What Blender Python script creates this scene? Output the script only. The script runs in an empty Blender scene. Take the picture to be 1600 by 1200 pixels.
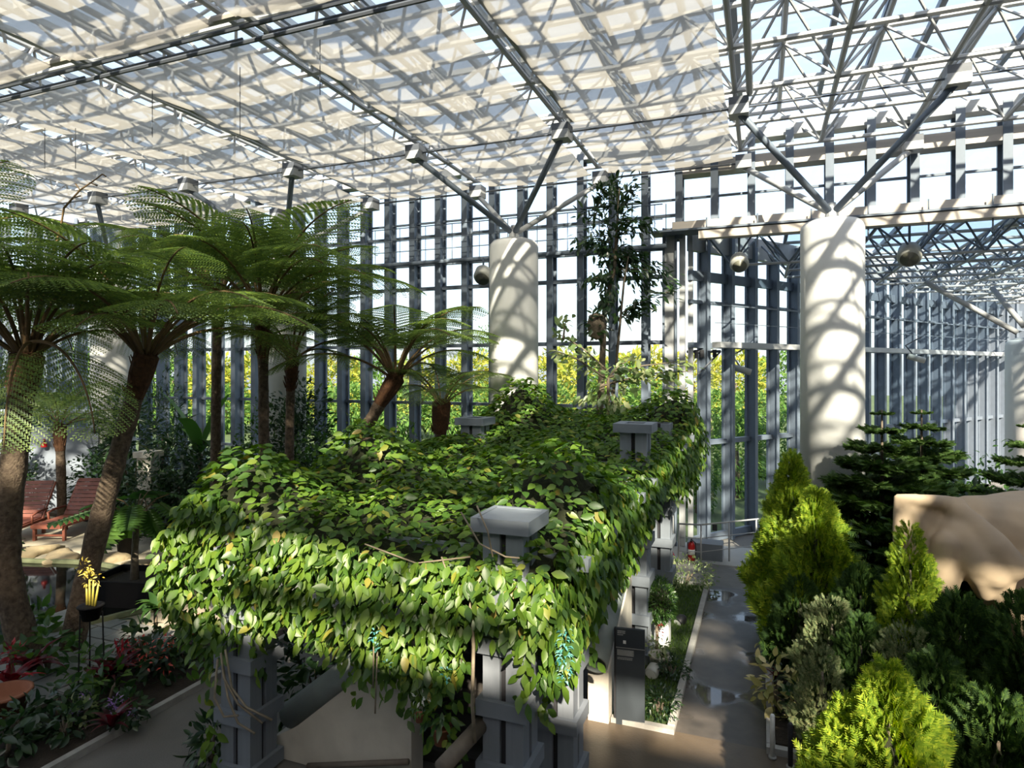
import bpy, math, random
import numpy as np
from mathutils import Vector, Matrix

RND = random.Random(11)
NP = np.random.default_rng(5)
S = bpy.context.scene
COL = S.collection
PI = math.pi

# ------------------------------------------------------------------ camera
EYE = 5.0
YAW = math.radians(21.3)
SY, CY = math.sin(YAW), math.cos(YAW)
cd = bpy.data.cameras.new('camera')
cam = bpy.data.objects.new('camera', cd)
COL.objects.link(cam)
cam.location = (0, 0, EYE)
cam.rotation_euler = (PI / 2, 0, YAW)
cd.sensor_width = 36
cd.lens = 22.5
cd.shift_y = -0.0125
cd.clip_end = 400
S.camera = cam

# ------------------------------------------------------------------ sky, sun, exposure
SUN_EL = math.radians(32.5)
SUN_FROM = Vector((0.40, -0.917, 0)).normalized()
w = bpy.data.worlds.new('world')
S.world = w
w.use_nodes = True
wn = w.node_tree
wn.nodes.clear()
wo = wn.nodes.new('ShaderNodeOutputWorld')
wb = wn.nodes.new('ShaderNodeBackground')
ws = wn.nodes.new('ShaderNodeTexSky')
ws.sky_type = 'NISHITA'
ws.sun_disc = False
ws.sun_elevation = SUN_EL
ws.sun_rotation = math.atan2(SUN_FROM.x, SUN_FROM.y)
ws.air_density = 1.0
ws.dust_density = 2.5
ws.ozone_density = 1.0
wb.inputs['Strength'].default_value = 0.34
wm = wn.nodes.new('ShaderNodeMix')      # thin bright haze over the whole sky
wm.data_type = 'RGBA'
wm.inputs[0].default_value = 0.5
wm.inputs[7].default_value = (2.75, 2.95, 3.2, 1)
wn.links.new(ws.outputs[0], wm.inputs[6])
wn.links.new(wm.outputs[2], wb.inputs[0])
wn.links.new(wb.outputs[0], wo.inputs[0])
sl = bpy.data.lights.new('sun', 'SUN')
sun = bpy.data.objects.new('sun', sl)
COL.objects.link(sun)
sl.energy = 11.0
sl.angle = math.radians(0.9)
sl.color = (1.0, 0.87, 0.68)
trav = Vector((-SUN_FROM.x * math.cos(SUN_EL), -SUN_FROM.y * math.cos(SUN_EL), -math.sin(SUN_EL)))
sun.rotation_euler = trav.to_track_quat('-Z', 'Y').to_euler()
sun.location = (10, -20, 40)
S.view_settings.view_transform = 'Standard'
S.view_settings.look = 'None'
S.view_settings.gamma = 1.0
S.view_settings.use_curve_mapping = False
S.view_settings.exposure = 0.52


def at(px, py, d):
    r = (px - 800) / 1000 * d
    return Vector((CY * r - SY * d, SY * r + CY * d, EYE + (580 - py) / 1000 * d))


def gnd(px, py, z=0.0):
    return at(px, py, (EYE - z) * 1000 / (py - 580))


# ------------------------------------------------------------------ materials
MATS = {}


def mat(name, col, rough=0.6, var=0.15, scale=4.0, bump=0.0, bscale=None, metal=0.0, spec=0.4, col2=None, dist=1.0):
    if name in MATS:
        return MATS[name]
    m = bpy.data.materials.new(name)
    m.use_nodes = True
    t = m.node_tree
    b = t.nodes['Principled BSDF']
    tc = t.nodes.new('ShaderNodeTexCoord')
    n = t.nodes.new('ShaderNodeTexNoise')
    n.inputs['Scale'].default_value = scale
    n.inputs['Detail'].default_value = 5
    n.inputs['Distortion'].default_value = dist * 0.3
    t.links.new(tc.outputs['Object'], n.inputs['Vector'])
    r = t.nodes.new('ShaderNodeValToRGB')
    c1 = col
    c2 = col2 if col2 else tuple(c * (1 - 2 * var) for c in col)
    r.color_ramp.elements[0].position = 0.3
    r.color_ramp.elements[1].position = 0.7
    r.color_ramp.elements[0].color = (*c2, 1)
    r.color_ramp.elements[1].color = (*c1, 1)
    t.links.new(n.outputs[0], r.inputs[0])
    t.links.new(r.outputs[0], b.inputs['Base Color'])
    b.inputs['Roughness'].default_value = rough
    b.inputs['Metallic'].default_value = metal
    b.inputs['Specular IOR Level'].default_value = spec
    if bump:
        bp = t.nodes.new('ShaderNodeBump')
        bp.inputs['Strength'].default_value = bump
        bp.inputs['Distance'].default_value = 0.03
        n2 = t.nodes.new('ShaderNodeTexNoise')
        n2.inputs['Scale'].default_value = bscale or scale * 6
        n2.inputs['Detail'].default_value = 6
        t.links.new(tc.outputs['Object'], n2.inputs['Vector'])
        t.links.new(n2.outputs[0], bp.inputs['Height'])
        t.links.new(bp.outputs[0], b.inputs['Normal'])
    MATS[name] = m
    return m


def leafmat(name, cols, trans=0.4, gloss=0.08, rough=0.35, noise=0.0):
    """cols: list of (pos, rgb) picked by random per island + random per object"""
    m = bpy.data.materials.new(name)
    m.use_nodes = True
    t = m.node_tree
    t.nodes.clear()
    out = t.nodes.new('ShaderNodeOutputMaterial')
    geo = t.nodes.new('ShaderNodeNewGeometry')
    oi = t.nodes.new('ShaderNodeObjectInfo')
    add = t.nodes.new('ShaderNodeMath')
    add.operation = 'ADD'
    fr = t.nodes.new('ShaderNodeMath')
    fr.operation = 'FRACT'
    t.links.new(geo.outputs['Random Per Island'], add.inputs[0])
    t.links.new(oi.outputs['Random'], add.inputs[1])
    t.links.new(add.outputs[0], fr.inputs[0])
    ramp = t.nodes.new('ShaderNodeValToRGB')
    cr = ramp.color_ramp
    cr.elements[0].position = cols[0][0]
    cr.elements[0].color = (*cols[0][1], 1)
    cr.elements[1].position = cols[-1][0]
    cr.elements[1].color = (*cols[-1][1], 1)
    for p, c in cols[1:-1]:
        e = cr.elements.new(p)
        e.color = (*c, 1)
    t.links.new(fr.outputs[0], ramp.inputs[0])
    df = t.nodes.new('ShaderNodeBsdfDiffuse')
    tr = t.nodes.new('ShaderNodeBsdfTranslucent')
    gl = t.nodes.new('ShaderNodeBsdfGlossy')
    gl.inputs['Roughness'].default_value = rough
    hs = t.nodes.new('ShaderNodeHueSaturation')
    hs.inputs['Saturation'].default_value = 1.15
    hs.inputs['Value'].default_value = 1.3
    t.links.new(ramp.outputs[0], df.inputs[0])
    t.links.new(ramp.outputs[0], hs.inputs['Color'])
    t.links.new(hs.outputs[0], tr.inputs[0])
    m1 = t.nodes.new('ShaderNodeMixShader')
    m1.inputs[0].default_value = trans
    t.links.new(df.outputs[0], m1.inputs[1])
    t.links.new(tr.outputs[0], m1.inputs[2])
    m2 = t.nodes.new('ShaderNodeMixShader')
    m2.inputs[0].default_value = gloss
    t.links.new(m1.outputs[0], m2.inputs[1])
    t.links.new(gl.outputs[0], m2.inputs[2])
    t.links.new(m2.outputs[0], out.inputs[0])
    MATS[name] = m
    return m


def glassmat(name, tint, refl=0.06):
    m = bpy.data.materials.new(name)
    m.use_nodes = True
    t = m.node_tree
    t.nodes.clear()
    out = t.nodes.new('ShaderNodeOutputMaterial')
    tr = t.nodes.new('ShaderNodeBsdfTransparent')
    tr.inputs[0].default_value = (*tint, 1)
    gl = t.nodes.new('ShaderNodeBsdfGlossy')
    gl.inputs['Roughness'].default_value = 0.03
    mx = t.nodes.new('ShaderNodeMixShader')
    mx.inputs[0].default_value = refl
    t.links.new(tr.outputs[0], mx.inputs[1])
    t.links.new(gl.outputs[0], mx.inputs[2])
    t.links.new(mx.outputs[0], out.inputs[0])
    MATS[name] = m
    return m


def fabricmat(name):
    m = bpy.data.materials.new(name)
    m.use_nodes = True
    t = m.node_tree
    t.nodes.clear()
    out = t.nodes.new('ShaderNodeOutputMaterial')
    tc = t.nodes.new('ShaderNodeTexCoord')
    n = t.nodes.new('ShaderNodeTexNoise')
    n.inputs['Scale'].default_value = 0.8
    t.links.new(tc.outputs['Object'], n.inputs['Vector'])
    r = t.nodes.new('ShaderNodeValToRGB')
    r.color_ramp.elements[0].color = (0.46, 0.43, 0.385, 1)
    r.color_ramp.elements[1].color = (0.55, 0.52, 0.475, 1)
    t.links.new(n.outputs[0], r.inputs[0])
    df = t.nodes.new('ShaderNodeBsdfDiffuse')
    tl = t.nodes.new('ShaderNodeBsdfTranslucent')
    tp = t.nodes.new('ShaderNodeBsdfTransparent')
    tp.inputs[0].default_value = (0.95, 0.95, 0.95, 1)
    t.links.new(r.outputs[0], df.inputs[0])
    t.links.new(r.outputs[0], tl.inputs[0])
    m1 = t.nodes.new('ShaderNodeMixShader')
    m1.inputs[0].default_value = 0.6
    t.links.new(df.outputs[0], m1.inputs[1])
    t.links.new(tl.outputs[0], m1.inputs[2])
    m2 = t.nodes.new('ShaderNodeMixShader')
    m2.inputs[0].default_value = 0.20
    t.links.new(m1.outputs[0], m2.inputs[1])
    t.links.new(tp.outputs[0], m2.inputs[2])
    t.links.new(m2.outputs[0], out.inputs[0])
    MATS[name] = m
    return m


steel = mat('steel_blue_grey', (0.155, 0.19, 0.24), 0.5, 0.08, 3)
steel_light = mat('steel_pale', (0.42, 0.43, 0.44), 0.5, 0.08, 3)
steel_dark = mat('steel_dark', (0.10, 0.11, 0.13), 0.5, 0.08, 3)
girder = mat('girder_brown_grey', (0.50, 0.45, 0.40), 0.6, 0.06, 2)
concrete_white = mat('column_white', (0.74, 0.74, 0.72), 0.75, 0.03, 1.5, 0.05, 20)
concrete_cream = mat('wall_cream', (0.62, 0.58, 0.50), 0.8, 0.12, 2.2, 0.1, 12)
concrete_path = mat('concrete_path', (0.20, 0.19, 0.175), 0.8, 0.1, 1.4, 0.25, 40)
kerb_m = mat('kerb', (0.42, 0.41, 0.38), 0.85, 0.15, 5, 0.2, 25)
soil = mat('soil', (0.045, 0.034, 0.024), 0.95, 0.2, 6, 0.6, 30)
grass_soil = mat('lawn', (0.06, 0.10, 0.025), 0.95, 0.2, 10, 0.4, 60)
sand_m = mat('sandy_paving', (0.50, 0.44, 0.33), 0.85, 0.10, 1.2, 0.15, 20)
paver_m = mat('grey_paver', (0.28, 0.285, 0.27), 0.85, 0.10, 4, 0.15, 30)
rock_m = mat('tan_rock', (0.42, 0.33, 0.20), 0.85, 0.15, 2.5, 0.5, 10)
wood_red = mat('red_brown_wood', (0.26, 0.085, 0.055), 0.45, 0.15, 6)
wood_rail = mat('grey_brown_wood', (0.20, 0.165, 0.13), 0.6, 0.15, 6)
pergola_m = mat('pergola_paint', (0.21, 0.235, 0.27), 0.55, 0.06, 3)
slot_m = mat('dark_gap', (0.035, 0.035, 0.04), 0.7, 0.1, 3)
black_m = mat('black_metal', (0.018, 0.018, 0.02), 0.5, 0.1, 3)
pot_black = mat('black_pot', (0.016, 0.015, 0.016), 0.7, 0.1, 3, spec=0.15)
terracotta = mat('terracotta', (0.36, 0.14, 0.075), 0.8, 0.12, 5)
pipe_m = mat('pipe_grey_green', (0.26, 0.30, 0.29), 0.5, 0.12, 3)
trunk_m = mat('fern_trunk', (0.17, 0.125, 0.085), 0.9, 0.25, 12, 0.9, 25, col2=(0.06, 0.04, 0.028))
stipe_m = mat('fern_stipe', (0.19, 0.12, 0.055), 0.7, 0.2, 6)
shag_m = mat('fern_shag', (0.10, 0.045, 0.02), 0.95, 0.25, 14, 0.8, 30)
bark_m = mat('bark', (0.20, 0.16, 0.115), 0.9, 0.22, 8, 0.7, 25)
vine_m = mat('vine_stem', (0.30, 0.25, 0.18), 0.9, 0.2, 8)
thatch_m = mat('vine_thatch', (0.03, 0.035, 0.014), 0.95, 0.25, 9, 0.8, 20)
tan_m = mat('tan_hide', (0.46, 0.35, 0.24), 0.8, 0.06, 2)
ivory_m = mat('ivory', (0.50, 0.40, 0.28), 0.6, 0.05, 2)
red_m = mat('red_enamel', (0.50, 0.02, 0.02), 0.3, 0.06, 3)
white_m = mat('white_paint', (0.80, 0.80, 0.78), 0.5, 0.03, 3)
sign_m = mat('sign_slate', (0.045, 0.055, 0.065), 0.4, 0.06, 2)
lamp_m = mat('lamp_housing', (0.48, 0.48, 0.44), 0.5, 0.06, 3)
lampin_m = mat('lamp_reflector', (0.17, 0.17, 0.13), 0.4, 0.1, 3)
bluewall_m = mat('blue_grey_render', (0.24, 0.27, 0.32), 0.8, 0.06, 1.5)
fabric = fabricmat('shade_fabric')
glass = glassmat('glass', (0.95, 0.975, 0.98), 0.05)
glass_annex = glassmat('annex_glass', (0.72, 0.78, 0.83), 0.06)
glass_roof = glassmat('roof_glass', (0.93, 0.96, 0.97), 0.04)

L_vine = leafmat('leaf_vine', [(0, (0.04, 0.095, 0.018)), (0.35, (0.07, 0.155, 0.02)), (0.7, (0.125, 0.225, 0.022)),
                               (0.95, (0.15, 0.24, 0.03)), (0.985, (0.30, 0.30, 0.05)), (1, (0.30, 0.22, 0.05))], 0.35, 0.045, 0.45)
L_fern = leafmat('leaf_fern', [(0, (0.13, 0.20, 0.075)), (0.5, (0.19, 0.275, 0.09)), (1, (0.28, 0.37, 0.10))], 0.5, 0.03, 0.5)
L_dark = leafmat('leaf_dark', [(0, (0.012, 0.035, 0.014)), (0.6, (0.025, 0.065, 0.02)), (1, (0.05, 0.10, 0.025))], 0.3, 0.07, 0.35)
L_mid = leafmat('leaf_mid', [(0, (0.03, 0.08, 0.02)), (0.6, (0.06, 0.14, 0.03)), (1, (0.12, 0.22, 0.04))], 0.4, 0.05, 0.35)
L_pale = leafmat('leaf_pale', [(0, (0.10, 0.17, 0.06)), (0.5, (0.20, 0.28, 0.10)), (1, (0.38, 0.40, 0.20))], 0.35, 0.05, 0.4)
L_cream = leafmat('leaf_cream', [(0, (0.16, 0.20, 0.06)), (0.5, (0.42, 0.38, 0.15)), (1, (0.62, 0.54, 0.28))], 0.35, 0.04, 0.4)
L_gold = leafmat('leaf_golden_cypress', [(0, (0.11, 0.195, 0.022)), (0.5, (0.21, 0.32, 0.03)), (1, (0.42, 0.49, 0.05))], 0.4, 0.02, 0.5)
L_pine = leafmat('leaf_pine', [(0, (0.018, 0.042, 0.012)), (0.6, (0.035, 0.075, 0.018)), (1, (0.075, 0.13, 0.025))], 0.25, 0.015, 0.6)
L_tier = leafmat('leaf_tiered_pine', [(0, (0.035, 0.075, 0.02)), (0.6, (0.065, 0.125, 0.03)), (1, (0.12, 0.19, 0.04))], 0.3, 0.02, 0.6)
L_sage = leafmat('leaf_sage', [(0, (0.09, 0.13, 0.06)), (0.6, (0.19, 0.24, 0.11)), (1, (0.34, 0.33, 0.17))], 0.3, 0.02, 0.5)
L_autumn = leafmat('leaf_autumn', [(0, (0.15, 0.22, 0.04)), (0.5, (0.33, 0.36, 0.06)), (1, (0.52, 0.45, 0.09))], 0.4, 0.0, 0.5)
L_outdoor = leafmat('leaf_outdoor', [(0, (0.07, 0.15, 0.04)), (0.6, (0.13, 0.24, 0.06)), (1, (0.24, 0.34, 0.08))], 0.4, 0.0, 0.5)
L_red = leafmat('leaf_red', [(0, (0.10, 0.008, 0.012)), (0.6, (0.22, 0.012, 0.02)), (1, (0.42, 0.02, 0.03))], 0.35, 0.05, 0.4)
L_pink = leafmat('petal_coral', [(0, (0.60, 0.10, 0.08)), (1, (0.80, 0.22, 0.18))], 0.4, 0.02, 0.5)
L_lilac = leafmat('petal_lilac', [(0, (0.30, 0.16, 0.45)), (1, (0.55, 0.38, 0.68))], 0.4, 0.02, 0.5)
L_white = leafmat('petal_white', [(0, (0.75, 0.75, 0.70)), (1, (0.9, 0.9, 0.86))], 0.4, 0.02, 0.5)
L_yellow = leafmat('petal_yellow', [(0, (0.65, 0.48, 0.06)), (1, (0.8, 0.72, 0.25))], 0.4, 0.02, 0.5)
L_jade = leafmat('petal_jade', [(0, (0.08, 0.34, 0.33)), (0.6, (0.16, 0.50, 0.47)), (1, (0.45, 0.75, 0.70))], 0.35, 0.05, 0.4)
L_grass = leafmat('grass_blade', [(0, (0.05, 0.10, 0.02)), (1, (0.13, 0.21, 0.04))], 0.35, 0.02, 0.5)


# ------------------------------------------------------------------ mesh helpers
def link(name, data, parent=None):
    o = bpy.data.objects.new(name, data)
    COL.objects.link(o)
    if parent is not None:
        o.parent = parent
    return o


def tag(o, label=None, cat=None, group=None, kind=None):
    if label:
        o['label'] = label
    if cat:
        o['category'] = cat
    if group:
        o['group'] = group
    if kind:
        o['kind'] = kind
    return o


def thing(name, label, cat, loc=(0, 0, 0), rz=0.0, group=None):
    o = link(name, None)
    o.location = loc
    o.rotation_euler = (0, 0, rz)
    return tag(o, label, cat, group)


def struct(name, loc=(0, 0, 0), label=None):
    o = link(name, None)
    o.location = loc
    o['kind'] = 'structure'
    if label:
        o['label'] = label
    return o


class MB:
    def __init__(self):
        self.v = []
        self.f = []

    def box(self, c, s, m=None):
        b = len(self.v)
        for dx, dy, dz in ((-1, -1, -1), (1, -1, -1), (1, 1, -1), (-1, 1, -1), (-1, -1, 1), (1, -1, 1), (1, 1, 1), (-1, 1, 1)):
            p = Vector((dx * s[0] / 2, dy * s[1] / 2, dz * s[2] / 2))
            if m is not None:
                p = m @ p
            self.v.append((p.x + c[0], p.y + c[1], p.z + c[2]))
        for q in ((0, 3, 2, 1), (4, 5, 6, 7), (0, 1, 5, 4), (1, 2, 6, 5), (2, 3, 7, 6), (3, 0, 4, 7)):
            self.f.append(tuple(b + i for i in q))
        return self

    def mm(self, a, b):
        return self.box([(a[i] + b[i]) / 2 for i in range(3)], [abs(b[i] - a[i]) for i in range(3)])

    def tube(self, pts, r, n=8, cap=True):
        pts = [Vector(p) for p in pts]
        k = len(pts)
        rs = r if isinstance(r, (list, tuple)) else [r] * k
        b = len(self.v)
        up = None
        for i, p in enumerate(pts):
            d = (pts[min(i + 1, k - 1)] - pts[max(i - 1, 0)]).normalized()
            if up is None:
                up = Vector((0, 0, 1)) if abs(d.z) < 0.9 else Vector((1, 0, 0))
            x = d.cross(up).normalized()
            up = x.cross(d).normalized()
            for j in range(n):
                a = 2 * PI * j / n
                q = p + (x * math.cos(a) + up * math.sin(a)) * rs[i]
                self.v.append(tuple(q))
        for i in range(k - 1):
            for j in range(n):
                a0 = b + i * n + j
                a1 = b + i * n + (j + 1) % n
                self.f.append((a0, a1, a1 + n, a0 + n))
        if cap:
            self.f.append(tuple(b + j for j in reversed(range(n))))
            self.f.append(tuple(b + (k - 1) * n + j for j in range(n)))
        return self

    def lathe(self, prof, n=20, c=(0, 0, 0)):
        b = len(self.v)
        for r, z in prof:
            for j in range(n):
                a = 2 * PI * j / n
                self.v.append((c[0] + r * math.cos(a), c[1] + r * math.sin(a), c[2] + z))
        for i in range(len(prof) - 1):
            for j in range(n):
                a0 = b + i * n + j
                a1 = b + i * n + (j + 1) % n
                self.f.append((a0, a1, a1 + n, a0 + n))
        self.f.append(tuple(b + j for j in reversed(range(n))))
        self.f.append(tuple(b + (len(prof) - 1) * n + j for j in range(n)))
        return self

    def prism(self, poly, z0, z1):
        b = len(self.v)
        n = len(poly)
        for z in (z0, z1):
            for p in poly:
                self.v.append((p[0], p[1], z))
        self.f.append(tuple(b + i for i in reversed(range(n))))
        self.f.append(tuple(b + n + i for i in range(n)))
        for i in range(n):
            j = (i + 1) % n
            self.f.append((b + i, b + j, b + n + j, b + n + i))
        return self

    def extr(self, poly3, d):
        b = len(self.v)
        n = len(poly3)
        for p in poly3:
            self.v.append(tuple(p))
        for p in poly3:
            self.v.append((p[0] + d[0], p[1] + d[1], p[2] + d[2]))
        self.f.append(tuple(b + i for i in reversed(range(n))))
        self.f.append(tuple(b + n + i for i in range(n)))
        for i in range(n):
            j = (i + 1) % n
            self.f.append((b + i, b + j, b + n + j, b + n + i))
        return self

    def mesh(self, name, m, smooth=False):
        me = bpy.data.meshes.new(name)
        me.from_pydata(self.v, [], self.f)
        me.materials.append(m)
        if smooth:
            for p in me.polygons:
                p.use_smooth = True
        me.update()
        return me

    def build(self, name, m, parent=None, smooth=False):
        return link(name, self.mesh(name, m, smooth), parent)


def np_mesh(name, V, F, m, smooth=False):
    me = bpy.data.meshes.new(name)
    V = np.ascontiguousarray(V, dtype=np.float32)
    F = np.ascontiguousarray(F, dtype=np.int32)
    k = F.shape[1]
    me.vertices.add(len(V))
    me.vertices.foreach_set('co', V.ravel())
    me.loops.add(F.size)
    me.loops.foreach_set('vertex_index', F.ravel())
    me.polygons.add(len(F))
    me.polygons.foreach_set('loop_start', np.arange(0, F.size, k, dtype=np.int32))
    me.materials.append(m)
    me.update(calc_edges=True)
    me.validate()
    if smooth:
        me.polygons.foreach_set('use_smooth', np.ones(len(F), dtype=bool))
    return me


def norm(a):
    return a / np.maximum(np.linalg.norm(a, axis=-1, keepdims=True), 1e-6)


def frames(d, n):
    d = norm(d)
    x = norm(np.cross(d, n))
    z = np.cross(x, d)
    return np.stack([x, d, z], axis=-1)   # columns


def scatter(tm, pos, rot, sc):
    tv, tf = tm
    N = len(pos)
    sc = np.asarray(sc, dtype=float)
    if sc.ndim == 1:
        sc = sc[:, None]
    V = np.einsum('nij,nkj->nki', rot, tv[None] * sc[:, None, :] if sc.shape[1] == 3 else tv[None] * sc[:, :, None]) + pos[:, None, :]
    F = tf[None] + (np.arange(N) * len(tv))[:, None, None]
    return V.reshape(-1, 3), F.reshape(-1, tf.shape[1])


def leaf_t(w=0.5, fold=0.12, droop=0.15, wide=0.45):
    ys = [0, 0.22, wide, 0.75, 1.0]
    ws = [0.0, 0.36 * w, 0.5 * w, 0.33 * w, 0.0]
    v = []
    for y, ww in zip(ys, ws):
        z = -droop * y * y
        v += [(-ww, y, z + fold * ww * 2), (0, y, z), (ww, y, z + fold * ww * 2)]
    f = []
    for i in range(4):
        a = i * 3
        f += [(a, a + 1, a + 4), (a, a + 4, a + 3), (a + 1, a + 2, a + 5), (a + 1, a + 5, a + 4)]
    v = np.array(v)
    f = [t for t in f if len({tuple(np.round(v[i], 5)) for i in t}) == 3]
    return v, np.array(f)


def leaf_s(w=0.4, droop=0.1):
    v = np.array([(0, 0, 0), (-w / 2, 0.45, 0.05), (0, 0.5, -0.02), (w / 2, 0.45, 0.05), (0, 1, -droop)])
    return v, np.array([(0, 2, 1), (0, 3, 2), (1, 2, 4), (2, 3, 4)])


def spray_t():
    v = []
    f = []
    def tri(y0, ang, L, wd):
        b = len(v)
        s, c = math.sin(ang), math.cos(ang)
        for (x, y) in ((-wd, 0), (wd, 0), (0, L)):
            v.append((x * c + y * s, y0 + y * c - x * s, 0.03 * (L - y)))
        f.append((b, b + 1, b + 2))
    tri(0, 0, 1.0, 0.075)
    for i in range(5):
        y = 0.12 + i * 0.16
        L = 0.48 - 0.06 * i
        tri(y, 0.75, L, 0.07)
        tri(y, -0.75, L, 0.07)
    return np.array(v), np.array(f)


T_LEAF = leaf_t()
T_LEAFN = leaf_t(0.34, 0.1, 0.25)
T_SMALL = leaf_s()
T_NARROW = leaf_s(0.2, 0.2)
T_SPRAY = spray_t()
BAR = MB().lathe([(1, 0), (1, 1)], 7).mesh('bar', steel)
BARS = {}


def bar(name, a, b, r, m, parent, n=7, square=False):
    key = (m.name, n, square)
    if key not in BARS:
        if square:
            BARS[key] = MB().mm((-1, -1, 0), (1, 1, 1)).mesh('bar', m)
        else:
            BARS[key] = MB().lathe([(1, 0), (1, 1)], n).mesh('bar', m, False)
    a, b = Vector(a), Vector(b)
    d = b - a
    o = link(name, BARS[key], parent)
    rr = r if isinstance(r, (tuple, list)) else (r, r)
    if square:
        q = d.to_track_quat('Z', 'Y')
    else:
        q = d.to_track_quat('Z', 'Y')
    o.matrix_world = Matrix.LocRotScale(a, q, Vector((rr[0], rr[1], d.length)))
    return o


def bx(name, a, b, m, parent):
    """axis aligned box part, sharing a unit cube"""
    key = ('cube', m.name)
    if key not in BARS:
        BARS[key] = MB().mm((-.5, -.5, -.5), (.5, .5, .5)).mesh('block', m)
    o = link(name, BARS[key], parent)
    o.location = [(a[i] + b[i]) / 2 for i in range(3)]
    o.scale = [abs(b[i] - a[i]) for i in range(3)]
    return o


# ================================================================== SETTING
H = 5.6
MOD = 3.92
YW = 19.0          # back wall plane
# ---- floor and ground
fl = MB().mm((-34, -13, -0.3), (16, 19.2, -0.02)).build('floor', concrete_path)
tag(fl, kind='structure')
gx = MB().mm((-140, -60, -0.6), (140, 160, -0.31)).build('ground_outside', mat('ground_green', (0.10, 0.14, 0.05), 0.95, 0.2, 0.4))
tag(gx, kind='structure')
ann = MB().prism([(-1.9, 19.2), (16, 19.2), (16, 42), (14.7, 42)], -0.3, -0.02).build('floor_annex', concrete_path)
tag(ann, kind='structure')


def wetmat():
    m = bpy.data.materials.new('wet_concrete')
    m.use_nodes = True
    t = m.node_tree
    b = t.nodes['Principled BSDF']
    tc = t.nodes.new('ShaderNodeTexCoord')
    n = t.nodes.new('ShaderNodeTexNoise')
    n.inputs['Scale'].default_value = 0.9
    n.inputs['Detail'].default_value = 3
    r = t.nodes.new('ShaderNodeValToRGB')
    r.color_ramp.elements[0].position = 0.50
    r.color_ramp.elements[0].color = (0.42, 0.42, 0.42, 1)
    r.color_ramp.elements[1].position = 0.60
    r.color_ramp.elements[1].color = (0.03, 0.03, 0.03, 1)
    t.links.new(tc.outputs['Object'], n.inputs['Vector'])
    t.links.new(n.outputs[0], r.inputs[0])
    t.links.new(r.outputs[0], b.inputs['Roughness'])
    n2 = t.nodes.new('ShaderNodeTexNoise')
    n2.inputs['Scale'].default_value = 3
    n2.inputs['Detail'].default_value = 8
    t.links.new(tc.outputs['Object'], n2.inputs['Vector'])
    c = t.nodes.new('ShaderNodeValToRGB')
    c.color_ramp.elements[0].position = 0.3
    c.color_ramp.elements[0].color = (0.05, 0.045, 0.04, 1)
    c.color_ramp.elements[1].position = 0.75
    c.color_ramp.elements[1].color = (0.105, 0.092, 0.08, 1)
    t.links.new(n2.outputs[0], c.inputs[0])
    t.links.new(c.outputs[0], b.inputs['Base Color'])
    return m


wet = wetmat()
tag(MB().mm((-1.12, 9.1, -0.019), (0.06, 15.6, 0.0)).build('path', wet), kind='structure')
brown_wet = mat('brown_wet_floor', (0.13, 0.10, 0.07), 0.35, 0.2, 1.5, 0.1, 30)
tag(MB().mm((-2.9, 3.0, -0.019), (2.6, 9.1, 0.0)).build('path_cross', brown_wet), kind='structure')
tag(MB().mm((-2.6, 15.6, -0.019), (6, 17.3, 0.0)).build('path_far', mat('block_paving', (0.20, 0.195, 0.18), 0.7, 0.1, 2, 0.3, 20)), kind='structure')
tag(MB().mm((-2.6, 17.3, -0.019), (9, 19.2, 0.02)).build('path_threshold', mat('pale_concrete', (0.42, 0.42, 0.40), 0.7, 0.05, 2)), kind='structure')
tag(MB().mm((-2.4, 9.1, -0.019), (-1.22, 15.4, 0.03)).build('lawn', grass_soil), kind='structure')
tag(MB().mm((0.17, 9.2, -0.019), (9, 16.2, 0.06)).build('bed_right', soil), kind='structure')
tag(MB().mm((1.0, 3.0, -0.019), (9, 9.1, 0.06)).build('bed_front', soil), kind='structure')
for i, (a, b) in enumerate((((-1.22, 9.1, 0), (-1.12, 15.5, 0.09)), ((0.06, 9.1, 0), (0.17, 15.6, 0.1)), ((-2.0, 9.0, 0), (-1.12, 9.1, 0.07)), ((0.06, 9.0, 0), (1.0, 9.1, 0.09)), ((-1.22, 15.4, 0), (-2.2, 15.5, 0.08)))):
    tag(MB().mm(a, b).build('kerb_%d' % (i + 1), kerb_m), kind='structure')
# left side
tag(MB().mm((-9.9, 2.5, -0.019), (-8.3, 10.2, 0.08)).build('bed_left', soil), kind='structure')
tag(MB().mm((-8.3, 2.5, 0), (-8.2, 10.2, 0.1)).build('kerb_6', kerb_m), kind='structure')
tag(MB().mm((-8.2, 2.5, -0.019), (-6.2, 14.0, 0.0)).build('path_left', concrete_path), kind='structure')
sand = MB().prism([(-30, 4), (-9.9, 4), (-9.9, 10.2), (-8.2, 10.2), (-8.2, 14.2), (-12, 14.6), (-20, 15.2), (-30, 15.5)], -0.019, 0.0).build('sand_terrace', sand_m)
tag(sand, kind='structure')
tag(MB().prism([(-33, 15.4), (-20, 14.6), (-12, 14.3), (-7.4, 13.8), (-3, 16.5), (-3, 18.6), (-33, 18.6)], -0.019, 0.12).build('bed_back', soil), kind='structure')
# grey pavers between the pond and the left bed: individually laid
pav = struct('pavement')
pm = MB().mm((-.285, -.185, -0.02), (.285, .185, 0.03)).mesh('paver', paver_m)
for i in range(8):
    for j in range(11):
        x, y = -10.25 - 0.6 * i + (0.3 if j % 2 else 0), 4.9 + 0.4 * j
        if x < -12.4 - 0.1 * j + 0.0:
            continue
        o = link('paver', pm, pav)
        o.location = (x, y, RND.uniform(-0.004, 0.006))
        o.rotation_euler = (0, 0, RND.uniform(-.012, .012))
for i in range(6):
    for j in range(9):
        o = link('paver', pm, pav)
        o.location = (-8.7 - 0.6 * i + (0.3 if j % 2 else 0), 10.45 + 0.4 * j, RND.uniform(-0.004, 0.006))

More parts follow.
